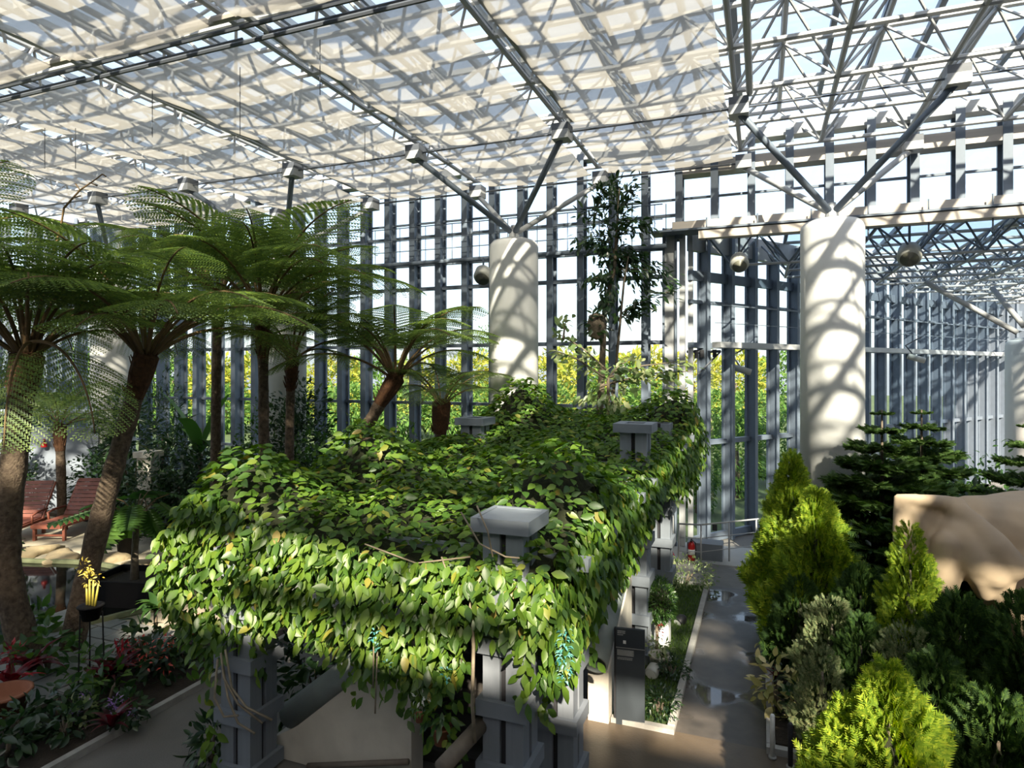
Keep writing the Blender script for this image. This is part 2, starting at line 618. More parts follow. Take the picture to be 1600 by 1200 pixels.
# ---- pond
pond = struct('pond')
pp = [gnd(-60, 1000), gnd(60, 992), gnd(150, 975), gnd(210, 960), gnd(285, 945), gnd(300, 925), gnd(262, 908), gnd(215, 897), gnd(150, 884), gnd(60, 880), gnd(-80, 884)]


def ring_smooth(p, n=4):
    out = []
    k = len(p)
    for i in range(k):
        p0, p1, p2, p3 = p[i - 1], p[i], p[(i + 1) % k], p[(i + 2) % k]
        for j in range(n):
            t = j / n
            out.append(0.5 * ((2 * p1) + (p2 - p0) * t + (2 * p0 - 5 * p1 + 4 * p2 - p3) * t * t + (3 * p1 - p0 - 3 * p2 + p3) * t ** 3))
    return out


ps = ring_smooth(pp)
water = bpy.data.materials.new('pond_water')
water.use_nodes = True
b = water.node_tree.nodes['Principled BSDF']
b.inputs['Base Color'].default_value = (0.006, 0.008, 0.007, 1)
b.inputs['Roughness'].default_value = 0.04
nn = water.node_tree.nodes.new('ShaderNodeTexNoise')
nn.inputs['Scale'].default_value = 2.5
bb = water.node_tree.nodes.new('ShaderNodeBump')
bb.inputs['Strength'].default_value = 0.12
bb.inputs['Distance'].default_value = 0.05
water.node_tree.links.new(nn.outputs[0], bb.inputs['Height'])
water.node_tree.links.new(bb.outputs[0], b.inputs['Normal'])
MB().prism([(p.x, p.y) for p in ps], -0.01, 0.012).build('water', water, pond)
rim = MB()
rim.tube([(p.x, p.y, 0.03) for p in ps + [ps[0]]], 0.09, 6)
rim.build('rim', mat('mossy_rim', (0.22, 0.24, 0.13), 0.9, 0.2, 3, 0.3), pond)


def rock(name, label, loc, s, m=rock_m, group='tan rocks round the pond', seed=0):
    rr = random.Random(seed)
    mb = MB()
    nu, nv = 14, 9
    prof = []
    for i in range(nv):
        th = PI / 2 * (1 - i / (nv - 1))
        for j in range(nu):
            a = 2 * PI * j / nu
            k = 1 + 0.16 * math.sin(3 * a + seed) + 0.12 * math.sin(5 * a + 2 * seed) + rr.uniform(-.05, .05)
            mb.v.append((s[0] * k * math.sin(th + 0.02) * math.cos(a), s[1] * k * math.sin(th + 0.02) * math.sin(a), s[2] * (math.cos(th) ** 0.7) * (1 + rr.uniform(-.08, .08))))
    for i in range(nv - 1):
        for j in range(nu):
            a0, a1 = i * nu + j, i * nu + (j + 1) % nu
            mb.f.append((a0, a1, a1 + nu, a0 + nu))
    mb.f.append(tuple((nv - 1) * nu + j for j in range(nu)))
    o = mb.build(name, m, None, True)
    o.location = loc
    o.rotation_euler = (0, 0, seed * 1.3)
    return tag(o, label, 'rock', group)


for i, (px, py, sx, sy, sz, lab) in enumerate((
        (20, 872, 1.0, 0.5, 0.22, 'long tan rock at the far left pond edge'),
        (95, 872, 0.75, 0.4, 0.16, 'low tan rock on the pond edge below the right lounger'),
        (165, 876, 0.6, 0.4, 0.18, 'tan rock beside the leaning fern trunk at the pond'),
        (268, 908, 0.75, 0.6, 0.42, 'large rounded tan boulder right of the philodendron trunk'),
        (215, 884, 0.4, 0.35, 0.12, 'flat pale rock below the tall black pot'))):
    rock('rock', lab, gnd(px, py), (sx, sy, sz), seed=i + 1)

# ---- back wall
back = struct('wall_back')


def mullion_mesh(name, h, depth=0.42, wd=0.2, m=steel):
    mb = MB()
    mb.mm((-wd / 2, -depth, 0), (wd / 2, -depth + 0.03, h))
    mb.mm((-0.018, -depth + 0.03, 0), (0.018, -0.03, h))
    mb.mm((-wd / 2, -0.03, 0), (wd / 2, 0.05, h))
    return mb.mesh(name, m)


SPX = 0.96
X0 = -6.02
full = mullion_mesh('mullion', 11.5)
upper = mullion_mesh('mullion', 2.75)
xs = [X0 + SPX * k for k in range(-25, 4)]
xr = [X0 + SPX * k for k in range(4, 16)]
for x in xs:
    o = link('mullion', full, back)
    o.location = (x, YW, 0)
for x in xr:
    o = link('mullion', upper, back)
    o.location = (x, YW, 8.75)
x_l, x_c, x_r = xs[0], -2.3, xr[-1]
for z, r in ((0.25, 0.12), (2.2, 0.05), (3.94, 0.05), (5.84, 0.06), (7.75, 0.06), (8.6, 0.09), (9.5, 0.04)):
    bx('girt', (x_l, YW - 0.12, z - r), (x_c, YW - 0.02, z + r), steel, back)
for z, r in ((9.95, 0.03),):
    bx('girt', (x_l, YW - 0.1, z - r), (x_r, YW - 0.03, z + r), steel, back)
bx('transom_beam', (x_c, YW - 0.4, 10.55), (x_r, YW + 0.1, 10.9), girder, back)
bx('head_beam', (x_l, YW - 0.3, 11.35), (x_r, YW + 0.1, 11.65), steel_light, back)
bx('sill_wall', (x_l, YW - 0.2, 0), (x_c, YW + 0.15, 0.35), concrete_white, back)
# maintenance rails in front of the glass
for z in (8.95, 9.3, 9.72):
    bar('maintenance_rail', (x_l, YW - 0.62, z), (x_c - 0.3, YW - 0.62, z), 0.016, steel, back, 6)
bar('maintenance_rail', (x_l, YW - 0.55, 8.55), (x_c - 0.2, YW - 0.55, 8.55), 0.07, steel, back, 8)
for k in range(-14, 4):
    for q in (0.33, 0.66):
        x = X0 + SPX * (k + q)
        bar('baluster', (x, YW - 0.62, 8.6), (x, YW - 0.62, 9.72), 0.012, steel, back, 5)
pane_levels = (0.35, 2.2, 3.94, 5.84, 7.75, 8.6, 9.95, 11.35)
for i in range(len(xs) - 1):
    for j in range(7):
        bx('pane', (xs[i], YW + 0.0, pane_levels[j]), (xs[i + 1], YW + 0.012, pane_levels[j + 1]), glass, back)
allr = [xs[-1]] + xr
for i in range(len(allr) - 1):
    for a, c in ((9.05, 10.55), (10.9, 11.35)):
        bx('pane', (allr[i], YW, a), (allr[i + 1], YW + 0.012, c), glass, back)
# corner post cluster
cp = struct('trim_1')
for x, y, s in ((-2.45, 18.9, 0.34), (-2.1, 18.75, 0.16), (-1.9, 19.05, 0.14)):
    bx('corner_post', (x - s / 2, y - s / 2, 0), (x + s / 2, y + s / 2, 9.1), steel_light, cp)
for x in (-2.62, -2.28):
    bx('corner_flange', (x - 0.03, 18.66, 0), (x + 0.03, 18.74, 9.1), steel, cp)

# fascia of the lower annex roof
fas = struct('trim_2')
bx('fascia_beam', (-2.35, YW - 0.55, 8.92), (9, YW - 0.25, 9.2), girder, fas)
bx('fascia_beam', (-1.6, YW - 0.9, 8.62), (9, YW - 0.62, 8.84), girder, fas)
bx('fascia_plate', (-2.9, YW - 0.95, 8.86), (9, YW - 0.2, 8.91), steel, fas)
for k in range(8):
    x = -1.4 + 1.3 * k
    bar('fascia_hanger', (x, YW - 0.76, 8.3), (x, YW - 0.76, 9.2), 0.02, steel, fas, 6)

# ---- slanted annex wall
wd = Vector((0.5856, 0.8106, 0))
W0 = Vector((-2.0, 18.97, 0))
aw = struct('wall_annex')
wang = math.atan2(wd.y, wd.x)
fin = mullion_mesh('fin', 9.0, 0.34, 0.13, steel)
NF = 25
for k in range(NF):
    o = link('fin', fin, aw)
    p = W0 + wd * (0.55 + 1.08 * k)
    o.location = p
    o.rotation_euler = (0, 0, wang)
LW = 0.55 + 1.08 * NF
awn = Vector((-wd.y, wd.x, 0))     # outward (left/back)
inn = -awn


def slantbox(name, s0, s1, off, th, z0, z1, m):
    mb = MB()
    a = W0 + wd * s0 + inn * off
    c = W0 + wd * s1 + inn * off
    mb.extr([(a.x, a.y, z0), (c.x, c.y, z0), (c.x, c.y, z1), (a.x, a.y, z1)], inn * th)
    return mb.build(name, m, aw)


for z, r in ((0.12, 0.12), (2.92, 0.07), (5.75, 0.08), (7.0, 0.05), (7.75, 0.14)):
    slantbox('girt', 0, LW, 0.03, 0.12, z - r, z + r, steel)
slantbox('fascia_panel', 0, LW, 0.0, 0.2, 8.45, 9.1, steel_light)
slantbox('gallery_rail', 0.3, LW, 0.75, 0.04, 6.85, 6.89, steel)
slantbox('gallery_edge', 0.3, LW, 0.65, 0.3, 5.66, 5.82, steel_light)
slantbox('gallery_rail', 0.3, LW, 0.75, 0.02, 6.35, 6.37, steel)
for k in range(NF - 1):
    for a, c in ((0.24, 2.92), (2.92, 5.75), (5.75, 8.45)):
        mb = MB()
        p, q = W0 + wd * (0.55 + 1.08 * k), W0 + wd * (0.55 + 1.08 * (k + 1))
        mb.extr([(p.x, p.y, a), (q.x, q.y, a), (q.x, q.y, c), (p.x, p.y, c)], awn * 0.012)
        mb.build('pane', glass, aw)

# ---- left and front walls (close the hall)
lw = struct('wall_left')
for k in range(27):
    o = link('mullion', full, lw)
    o.location = (-30.1, -7.5 + k * 1.0, 0)
    o.rotation_euler = (0, 0, PI / 2)
for z in (0.25, 2.2, 3.94, 5.84, 7.75, 9.5):
    bx('girt', (-30.15, -8, z - 0.06), (-30.03, YW, z + 0.06), steel, lw)
for k in range(26):
    bx('pane', (-30.11, -7.5 + k, 0.3), (-30.1, -6.5 + k, 11.4), glass, lw)
fw = MB().mm((-30, -13.2, 0), (14, -13, 12.4)).build('wall_front', bluewall_m)  # unseen hall wall, shaped solid, tall and dark to cut fill light
tag(fw, kind='structure')
rw = MB().mm((14, -13, 0), (14.2, 19, 12.4)).build('wall_right', bluewall_m)  # also unseen, raised opaque to roof height to lower the fill light
tag(rw, kind='structure')
dk = MB().mm((-16, -9, 3.1), (10, 0.5, 3.4)).build('floor_deck', concrete_path)
tag(dk, kind='structure')

# ---- roof: space frame, purlins, glass
roof = struct('ceiling')
ZL, ZU, ZG = 10.95, 12.25, 12.5
M2 = MOD / 2
NX0, NX1 = -13, 7          # lower grid index range in x (from X = -0.5)
XB = -0.53
lx = [XB + M2 * k for k in range(NX0, NX1 + 1)]
ly = [18.3 - M2 * k for k in range(0, 14)]
for x in lx:
    bar('lower_chord', (x, ly[-1], ZL), (x, ly[0], ZL), 0.055, steel_light, roof)
for y in ly:
    bar('lower_chord', (lx[0], y, ZL), (lx[-1], y, ZL), 0.055, steel_light, roof)
ux = [x + M2 / 2 for x in lx[:-1]]
uy = [y - M2 / 2 for y in ly[:-1]] + [ly[0] + M2 / 2]
for x in ux:
    bar('upper_chord', (x, min(uy), ZU), (x, max(uy), ZU), 0.06, steel_light, roof)
for y in uy:
    bar('upper_chord', (ux[0], y, ZU), (ux[-1], y, ZU), 0.06, steel_light, roof)
diag = []
for x in lx:
    for y in ly:
        for sx in (-1, 1):
            for sy in (-1, 1):
                q = (x + sx * M2 / 2, y + sy * M2 / 2, ZU)
                if ux[0] - .01 <= q[0] <= ux[-1] + .01 and min(uy) - .01 <= q[1] <= max(uy) + .01:
                    diag.append(((x, y, ZL), q))


def viewkey(s):
    m = (Vector(s[0]) + Vector(s[1])) / 2
    d = m.y * CY - m.x * SY
    r = m.x * CY + m.y * SY
    if d < 1:
        return 1e6
    px, py = 800 + 1000 * r / d, 580 - (m.z - EYE) / d * 1000
    if not (-80 < px < 1680 and py > -60):
        return 1e6
    return d + (0 if m.x > -1 else 30)


diag.sort(key=viewkey)
for a, c in diag[:280]:
    bar('diagonal', a, c, 0.032, steel_light, roof, 6)
mb = MB()
for a, c in diag[280:]:
    mb.tube([a, c], 0.032, 6)
o = mb.build('diagonal_web', steel_light, roof)
o['kind'] = 'stuff'
# rafters and purlins under the glass
x = lx[0]
while x < lx[-1] + 0.1:
    bx('rafter', (x - 0.06, min(uy), ZG - 0.16), (x + 0.06, YW, ZG - 0.02), steel, roof)
    x += M2 / 2
for y in ly + [YW - 0.1]:
    bx('purlin', (lx[0], y - 0.05, ZG - 0.12), (lx[-1], y + 0.05, ZG), steel_light, roof)
for i in range(len(lx) - 1):
    j = 0
    while j < len(ly) - 1:
        y1, y0 = ly[j], ly[min(j + 2, len(ly) - 1)]
        bx('pane', (lx[i], y0, ZG), (lx[i + 1], y1, ZG + 0.015), glass_roof, roof)
        j += 2
bx('sun_block_slab', (-30, -13, 12.3), (14, -9.45, 12.5), steel_light, roof)  # slab added out of view to keep sun off the low front area
# node boxes
NODEX = [-0.45 + MOD * k for k in range(-6, 3)]
for x in NODEX:
    for y in (18.3, 14.45):
        bx('node_box', (x - 0.2, y - 0.2, 10.62), (x + 0.2, y + 0.2, 10.78), steel_dark, roof)
        bx('node_box', (x - 0.2, y - 0.2, 10.42), (x + 0.2, y + 0.2, 10.62), steel_light, roof)
# tie rods across the hall at the node rows, and the catwalk beam of the awning break
bar('tie_rod', (NODEX[0], 14.45, 10.6), (NODEX[-1], 14.45, 10.6), 0.022, steel_dark, roof, 6)
bar('tie_rod', (NODEX[0], 18.5, 10.66), (-0.6, 18.5, 10.66), 0.03, steel_dark, roof, 6)
for y in (8.22, 8.62):
    bar('awning_track', (NODEX[0], y, 10.68), (-4.6, y, 10.68), 0.04, steel_dark, roof, 6)
bar('awning_beam', (NODEX[0], 8.1, 10.82), (-4.6, 8.1, 10.82), 0.07, girder, roof, 8)
for x in (-8.1, -12.05, -4.3, -0.45):
    bar('sprinkler_main', (x + 0.22, 8.0, 10.84), (x + 0.22, 14.3, 10.84), 0.07, steel_light, roof, 8)

# ---- awnings
gaps = [-0.72, -4.45, -8.2, -12.2, -16.2, -20.2, -24.2]
order = ['rightmost', 'second from the right', 'third from the right', 'fourth from the right', 'fifth from the right', 'leftmost']


def awning(x0, x1, y0, y1, label, z=10.8):
    t = thing('shade_awning', label, 'awning', ((x0 + x1) / 2, (y0 + y1) / 2, z), 0, 'fabric awnings under the glass roof')
    w2, l2 = (x1 - x0) / 2, (y1 - y0) / 2
    mb = MB()
    nu, nv = 6, 30
    for j in range(nv + 1):
        for i in range(nu + 1):
            u, v = i / nu, j / nv
            zz = -0.10 * math.sin(PI * u) - 0.05 * abs(math.sin(PI * v * (y1 - y0) / 1.96))
            mb.v.append((-w2 + 2 * w2 * u, -l2 + 2 * l2 * v, zz))
    n = nu + 1
    for j in range(nv):
        for i in range(nu):
            a = j * n + i
            mb.f.append((a, a + 1, a + n + 1, a + n))
    mb.build('fabric', fabric, t, True)
    for s in (-1, 1):
        m2 = MB().tube([(-w2, s * l2, 0), (w2, s * l2, 0)], 0.025, 6)
        m2.build('end_rod', steel_dark, t)
    return t


GW = 0.24
for i in range(6):
    awning(gaps[i + 1] + GW, gaps[i] - (GW if i else 0), 8.7, 18.45, 'beige shade awning near the back wall, %s column' % order[i])
for i in range(1, 6):
    awning(gaps[i + 1] + GW, gaps[i] - GW, 3.4, 8.1, 'beige shade awning in the near row overhead, %s column' % order[i])
# blinds added out of view overhead to cut the sun into bands
for (xa, xb, spans) in ((-16.0, -12.4, ((-7, -4.5), (-1.6, 1.2))), (-12.0, -8.4, ((-7, -4.6), (-2.6, 0.9))), (-8.0, -4.65, ((-7, -4.3), (-2.7, 1.4))), (-4.2, -0.95, ((-7.0, -6.6), (-5.4, -4.9), (-2.7, -1.8), (-0.6, 4.6))),
                        (-0.5, 3.1, ((-8.3, -8.0), (-6.5, -6.0), (-4.9, -4.4), (-2.9, -1.9), (-0.3, 6.3))),
                        (3.5, 7.0, ((-8.6, -7.1), (-5.8, -3.8), (-2.2, -0.3), (1.5, 3.6))),
                        (7.4, 11.0, ((-8.6, -6.1), (-4.9, -2.8), (-1.5, 3.0)))):
    for (ya, yb) in spans:
        bx('sun_band_blocker', (xa, ya, 10.83), (xb, yb, 10.836), fabric, roof)
# hanging wires below the awnings
for px, py, d in ((238, 90, 13), (375, 180, 13), (500, 40, 11), (570, 200, 15), (70, 200, 15), (118, 230, 15), (375, 40, 12)):
    p = at(px, py, d)
    bar('hanger_wire', (p.x, p.y, 9.75), (p.x, p.y, 10.7), 0.008, steel_dark, roof, 5)

# ---- annex space frame
ar = struct('ceiling_annex')
AM = 1.5
ax = [-0.8 + AM * k for k in range(0, 9)]
ay = [YW + 0.2 + AM * k for k in range(0, 11)]


def inside(x, y):
    s = (Vector((x, y, 0)) - W0).dot(wd)
    off = (Vector((x, y, 0)) - W0).dot(inn)
    return off > 0.1 and y < 36


ab = []
for x in ax:
    yy = [y for y in ay if inside(x, y)]
    if len(yy) > 1:
        bar('lower_chord', (x, yy[0], 8.0), (x, yy[-1], 8.0), 0.04, steel_light, ar)
        bar('upper_chord', (x + AM / 2, yy[0], 8.95), (x + AM / 2, yy[-1] + AM / 2, 8.95), 0.05, steel_light, ar)
for y in ay:
    xx = [x for x in ax if inside(x, y)]
    if len(xx) > 1:
        bar('lower_chord', (xx[0], y, 8.0), (xx[-1], y, 8.0), 0.04, steel_light, ar)
        bar('upper_chord', (xx[0], y + AM / 2, 8.95), (xx[-1], y + AM / 2, 8.95), 0.05, steel_light, ar)
for x in ax:
    for y in ay:
        if inside(x, y):
            for sx in (-1, 1):
                for sy in (-1, 1):
                    if inside(x + sx * AM / 2, y + sy * AM / 2):
                        bar('diagonal', (x, y, 8.0), (x + sx * AM / 2, y + sy * AM / 2, 8.95), 0.028, steel, ar, 6)
for k in range(0, 9):
    x = ax[k]
    yy = [y for y in ay if inside(x, y)] or [YW]
    bx('rafter', (x - 0.05, YW, 9.1), (x + 0.05, yy[-1] + 1.2, 9.24), steel, ar)
    if k < 8:
        bx('pane', (x, YW, 9.24), (ax[k + 1], yy[-1] + 1.5, 9.255), glass_annex, ar)

# ---- columns
NODE4 = {}


def column(cx, cy, top, label, hub=0.45, struts=True, d=1.34):
    t = thing('concrete_column', label, 'column', (cx, cy, 0), 0, 'white columns')
    r = d / 2
    MB().lathe([(r, 0), (r, top - 0.18), (r * 0.97, top - 0.08), (r * 0.86, top)], 48).build('shaft', concrete_white, t, True)
    cap = MB().lathe([(r * 0.86, top), (r * 0.6, top + 0.06), (r * 0.3, top + 0.08), (0.1, top + 0.1)], 48).build('domed_top', concrete_white, t, True)
    if struts:
        MB().lathe([(0.16, top + 0.05), (0.14, top + 0.2), (0.08, top + hub)], 12).build('hub', steel_light, t)
        for sx in (-1, 1):
            for sy in (-1, 1):
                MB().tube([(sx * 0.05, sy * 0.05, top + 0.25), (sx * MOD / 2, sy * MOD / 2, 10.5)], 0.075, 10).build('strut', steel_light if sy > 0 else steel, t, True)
    return t


column(1.51, 16.38, 8.42, 'white column right of the path, nearest and widest')
column(-6.33, 16.38, 8.55, 'white column behind the vine pergola with struts fanning upward')
column(-14.17, 16.38, 8.55, 'white column behind the pair of slim fern trunks')
column(-22.0, 16.38, 8.55, 'white column at far left behind the leaning fern trunk')
column(8.0, 25.0, 6.0, 'partly cut off white column at the right edge', struts=False)


# ================================================================== PERGOLA
def shared(cache, key, fn):
    if key not in cache:
        cache[key] = fn()
    return cache[key]


perg = thing('pergola', 'blue grey slatted pergola buried under the leafy jade vine', 'pergola', (0, 0, 0))


def psurf(x, y):
    return 3.2 + (y - 6.5) * 0.085


POSTS = [(-2.55, 6.5, 3.3), (-2.32, 7.6, 3.12), (-2.05, 11.2, 3.95), (-2.0, 13.8, 3.9), (-6.0, 6.3, 3.1), (-6.1, 8.8, 3.5), (-5.72, 12.5, 3.86), (-5.7, 15.0, 3.9)]
for (x, y, top) in POSTS:
    w_ = 0.46
    g = 0.07
    core = MB().mm((x - w_ / 2 + 0.06, y - w_ / 2 + 0.06, 0), (x + w_ / 2 - 0.06, y + w_ / 2 - 0.06, top)).build('post', slot_m, perg)
    h = w_ / 2
    bw = (w_ - g) / 2
    for sx in (-1, 1):
        for sy in (-1, 1):
            xa, xb = x + sx * h, x + sx * (h - bw)
            ya, yb = y + sy * h, y + sy * (h - 0.05)
            bx('board', (min(xa, xb), min(ya, yb), 0), (max(xa, xb), max(ya, yb), top), pergola_m, core)
            xa, xb = x + sx * h, x + sx * (h - 0.05)
            ya, yb = y + sy * (h - 0.05), y + sy * (h - bw)
            bx('board', (min(xa, xb), min(ya, yb), 0), (max(xa, xb), max(ya, yb), top), pergola_m, core)
    z = 0.02
    while z < top - 0.3:
        e = h + 0.06
        mb = MB()
        mb.mm((x - e, y - e, z), (x + e, y - h, z + 0.17)).mm((x - e, y + h, z), (x + e, y + e, z + 0.17))
        mb.mm((x - e, y - h, z), (x - h, y + h, z + 0.17)).mm((x + h, y - h, z), (x + e, y + h, z + 0.17))
        mb.build('band', pergola_m, core)
        z += 0.66
    if (x, y) in ((-2.55, 6.5), (-2.05, 11.2), (-5.72, 12.5)):
        e = h + 0.1
        mb = MB()
        c_ = 0.17 if y > 9 else 0.06
        mb.mm((x - e, y - e, top), (x + e, y - e + c_, top + 0.15)).mm((x - e, y + e - c_, top), (x + e, y + e, top + 0.15))
        mb.mm((x - e, y - e + c_, top), (x - e + c_, y + e - c_, top + 0.15)).mm((x + e - c_, y - e + c_, top), (x + e, y + e - c_, top + 0.15))
        mb.mm((x - e + c_, y - e + c_, top), (x + e - c_, y + e - c_, top + (0.08 if y > 9 else 0.14)))
        mb.build('post_cap', pergola_m, perg)
VX1b = lambda y: -1.78 + 0.05 * (y - 6.3)
for y in (6.85, 7.95, 9.6, 10.5, 11.5, 13.5, 14.5):
    z = psurf(0, y) - 0.42
    bx('cross_beam', (-6.7, y - 0.07, z), (VX1b(y), y + 0.07, z + 0.14), pergola_m, perg)
for x in (-2.55, -6.0):
    mb = MB()
    for i, y in enumerate((6.0, 16.0)):
        pass
    mb.extr([(x - 0.07, 6.0, psurf(0, 6.0) - 0.6), (x + 0.07, 6.0, psurf(0, 6.0) - 0.6), (x + 0.07, 6.0, psurf(0, 6.0) - 0.42), (x - 0.07, 6.0, psurf(0, 6.0) - 0.42)], (0, 9.8, 9.8 * 0.085))
    mb.build('side_beam', pergola_m, perg)

# ---- jade vine: thatch, leaves, stems, flower tassels
vine = thing('jade_vine', 'dense green climbing vine smothering the pergola with turquoise flower tassels', 'vine', (-4.3, 11, 0))
VO = Vector((-4.3, 11, 0))
DOMES = [(-6.5, 6.8, 0.74, 1.0), (-5.95, 8.9, 0.78, 0.85), (-2.5, 8.0, 0.82, 0.85), (-5.5, 14.6, 0.95, 0.9), (-1.95, 15.2, 0.72, 0.85), (-4.6, 7.3, 0.12, 0.9), (-3.9, 10.5, 0.12, 0.8)]


VX0 = lambda y: -7.15 + 0.10 * (y - 6.3)
VX1 = lambda y: -1.95 + 0.05 * (y - 6.3)


def vtop(x, y):
    z = psurf(x, y) - 0.08
    for cx, cy, h, r in DOMES:
        z = z + h * np.exp(-((x - cx) ** 2 + (y - cy) ** 2) / (r * r * 0.7))
    z = z + 0.08 * np.sin(2.3 * x + 1.1 * y) * np.sin(1.7 * y - 0.8 * x)
    z = z - 0.34 * np.clip(1 - (y - 6.0) / 0.7, 0, 1) ** 2                    # rounded front and side edges
    z = z - 0.16 * np.clip(1 - (VX1(y) - x) / 0.5, 0, 1) ** 2 - 0.30 * np.clip(1 - (x - VX0(y)) / 0.6, 0, 1) ** 2
    return z


VY0, VY1 = 6.05, 16.4


def vfront_bottom(x):
    # how far the front curtain hangs, by x
    t = np.interp(x, [-7.2, -6.9, -6.3, -5.7, -5.2, -4.6, -4.0, -3.5, -3.1, -2.75, -2.3, -1.95],
                  [2.0, 1.5, 1.25, 1.85, 2.0, 1.75, 1.5, 1.45, 1.4, 2.3, 2.2, 2.4])
    return t


def vright_bottom(y):
    return np.interp(y, [5.9, 7.0, 8.0, 9.1, 10.3, 11.0, 11.9, 12.8, 14.5, 16.4],
                     [1.85, 2.05, 2.12, 2.22, 2.6, 2.95, 2.95, 2.6, 2.3, 2.5])


# thatch body (dark stems under the leaves)
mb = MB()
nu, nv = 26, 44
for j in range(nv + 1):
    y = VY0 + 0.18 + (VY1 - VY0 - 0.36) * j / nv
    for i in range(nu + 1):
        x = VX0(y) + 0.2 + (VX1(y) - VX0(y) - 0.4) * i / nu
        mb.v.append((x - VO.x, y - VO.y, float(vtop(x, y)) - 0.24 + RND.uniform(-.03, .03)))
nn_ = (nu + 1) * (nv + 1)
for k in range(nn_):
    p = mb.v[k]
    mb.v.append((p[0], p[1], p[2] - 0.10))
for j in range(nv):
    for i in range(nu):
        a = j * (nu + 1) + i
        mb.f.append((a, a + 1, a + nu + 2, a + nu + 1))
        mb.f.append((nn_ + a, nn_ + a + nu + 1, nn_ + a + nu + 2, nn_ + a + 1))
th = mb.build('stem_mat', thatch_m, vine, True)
# curtain mats
def curtain(fn, n, m_, th_):
    mb = MB()
    rows = 7
    for i in range(n + 1):
        a, b_ = fn(i / n)
        for k in range(rows):
            t = k / (rows - 1)
            p = a.lerp(b_, t)
            mb.v.append((p.x - VO.x + RND.uniform(-.03, .03), p.y - VO.y + RND.uniform(-.03, .03), p.z))
    for i in range(n):
        for k in range(rows - 1):
            if RND.random() < 0.12 + 0.3 * (k / rows):
                continue
            a = i * rows + k
            mb.f.append((a, a + rows, a + rows + 1, a + 1))
    o = mb.build('stem_mat', m_, vine, True)
    md = o.modifiers.new('thickness', 'SOLIDIFY')
    md.thickness = th_
    return o


def cf(t):
    x = -6.95 + 4.85 * t
    zb = float(vfront_bottom(x))
    return Vector((x, 6.3, float(vtop(x, 6.3)) - 0.18)), Vector((x, 6.26, zb + 0.5))


def cr_(t):
    y = 6.6 + 9.4 * t
    return Vector((VX1(y) - 0.2, y, float(vtop(VX1(y) - 0.2, y)) - 0.2)), Vector((VX1(y) - 0.17, y, float(vright_bottom(y)) + 0.45))


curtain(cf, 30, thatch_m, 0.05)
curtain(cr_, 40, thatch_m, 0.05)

# leaves
P_, D_, N_ = [], [], []


def jitter(n, s):
    return NP.normal(0, s, (n, 3))


nt = 10500
x = NP.uniform(0, 1, nt) ** 1.15
y = VY0 + (VY1 - VY0) * NP.uniform(0, 1, nt) ** 0.95
x = np.array([VX0(b_) + (VX1(b_) - VX0(b_)) * a for a, b_ in zip(x, y)])
e = 0.05
gxx = (vtop(x + e, y) - vtop(x - e, y)) / (2 * e)
gyy = (vtop(x, y + e) - vtop(x, y - e)) / (2 * e)
nrm = norm(np.stack([-gxx, -gyy, np.ones(nt)], -1))
az = NP.uniform(0, 2 * PI, nt)
dr = np.stack([np.cos(az) + (-gxx) * 0.8, np.sin(az) - gyy * 0.8 - 0.35, -0.15 + 0.2 * NP.normal(size=nt)], -1)
P_.append(np.stack([x, y, vtop(x, y) + NP.uniform(-0.08, 0.10, nt)], -1))
D_.append(dr)
N_.append(norm(nrm + jitter(nt, 0.33)))
# front curtain
nf_ = 3300
x = NP.uniform(-7.15, -1.98, nf_)
zt = vtop(x, np.full(nf_, 6.3))
zb = vfront_bottom(x) + NP.uniform(-0.12, 0.18, nf_)
t = NP.uniform(0, 1, nf_) ** 1.15
z = zt + (zb - zt) * t
keep = ~((x > -2.9) & (x < -2.1) & (z < 3.0) & (NP.uniform(0, 1, nf_) < 0.72))
yy = 6.12 - 0.16 * np.sin(PI * np.minimum(t * 1.2, 1)) + NP.uniform(-0.12, 0.16, nf_)
P_.append(np.stack([x, yy, z], -1)[keep])
dd = np.stack([0.75 * NP.normal(size=nf_), -0.55 + 0.35 * NP.normal(size=nf_), -0.9 + 0.35 * NP.normal(size=nf_)], -1)
D_.append(dd[keep])
N_.append(norm(np.array([0, -0.8, 0.75]) + jitter(nf_, 0.5))[keep])
# left side curtain
ns_ = 1500
y = NP.uniform(6.1, 15.8, ns_)
zt = vtop(np.array([VX0(b_) for b_ in y]), y)
zb = np.interp(y, [6, 7, 8, 10, 16], [1.9, 2.0, 2.4, 2.6, 3.0])
t = NP.uniform(0, 1, ns_)
P_.append(np.stack([np.array([VX0(b_) for b_ in y]) - 0.12 * np.sin(PI * t) + NP.uniform(-.1, .1, ns_), y, zt + (zb - zt) * t], -1))
D_.append(np.stack([-0.4 + 0.3 * NP.normal(size=ns_), 0.5 * NP.normal(size=ns_), -1 + 0.2 * NP.normal(size=ns_)], -1))
N_.append(norm(np.array([-1, 0, 0.5]) + jitter(ns_, 0.38)))
# right side curtain
ns_ = 4600
y = VY0 + (VY1 - VY0) * NP.uniform(0, 1, ns_) ** 1.25
zt = vtop(VX1(y) - 0.1, y)
zb = vright_bottom(y) + NP.uniform(-0.15, 0.15, ns_)
t = NP.uniform(0, 1, ns_) ** 1.1
z = zt + (zb - zt) * t
P_.append(np.stack([VX1(y) - 0.02 + 0.14 * np.sin(PI * t) + NP.uniform(-.16, .12, ns_), y, z], -1))
D_.append(np.stack([0.35 + 0.3 * NP.normal(size=ns_), 0.5 * NP.normal(size=ns_) - 0.1, -1 + 0.2 * NP.normal(size=ns_)], -1))
N_.append(norm(np.array([0.9, -0.3, 0.7]) + jitter(ns_, 0.48)))
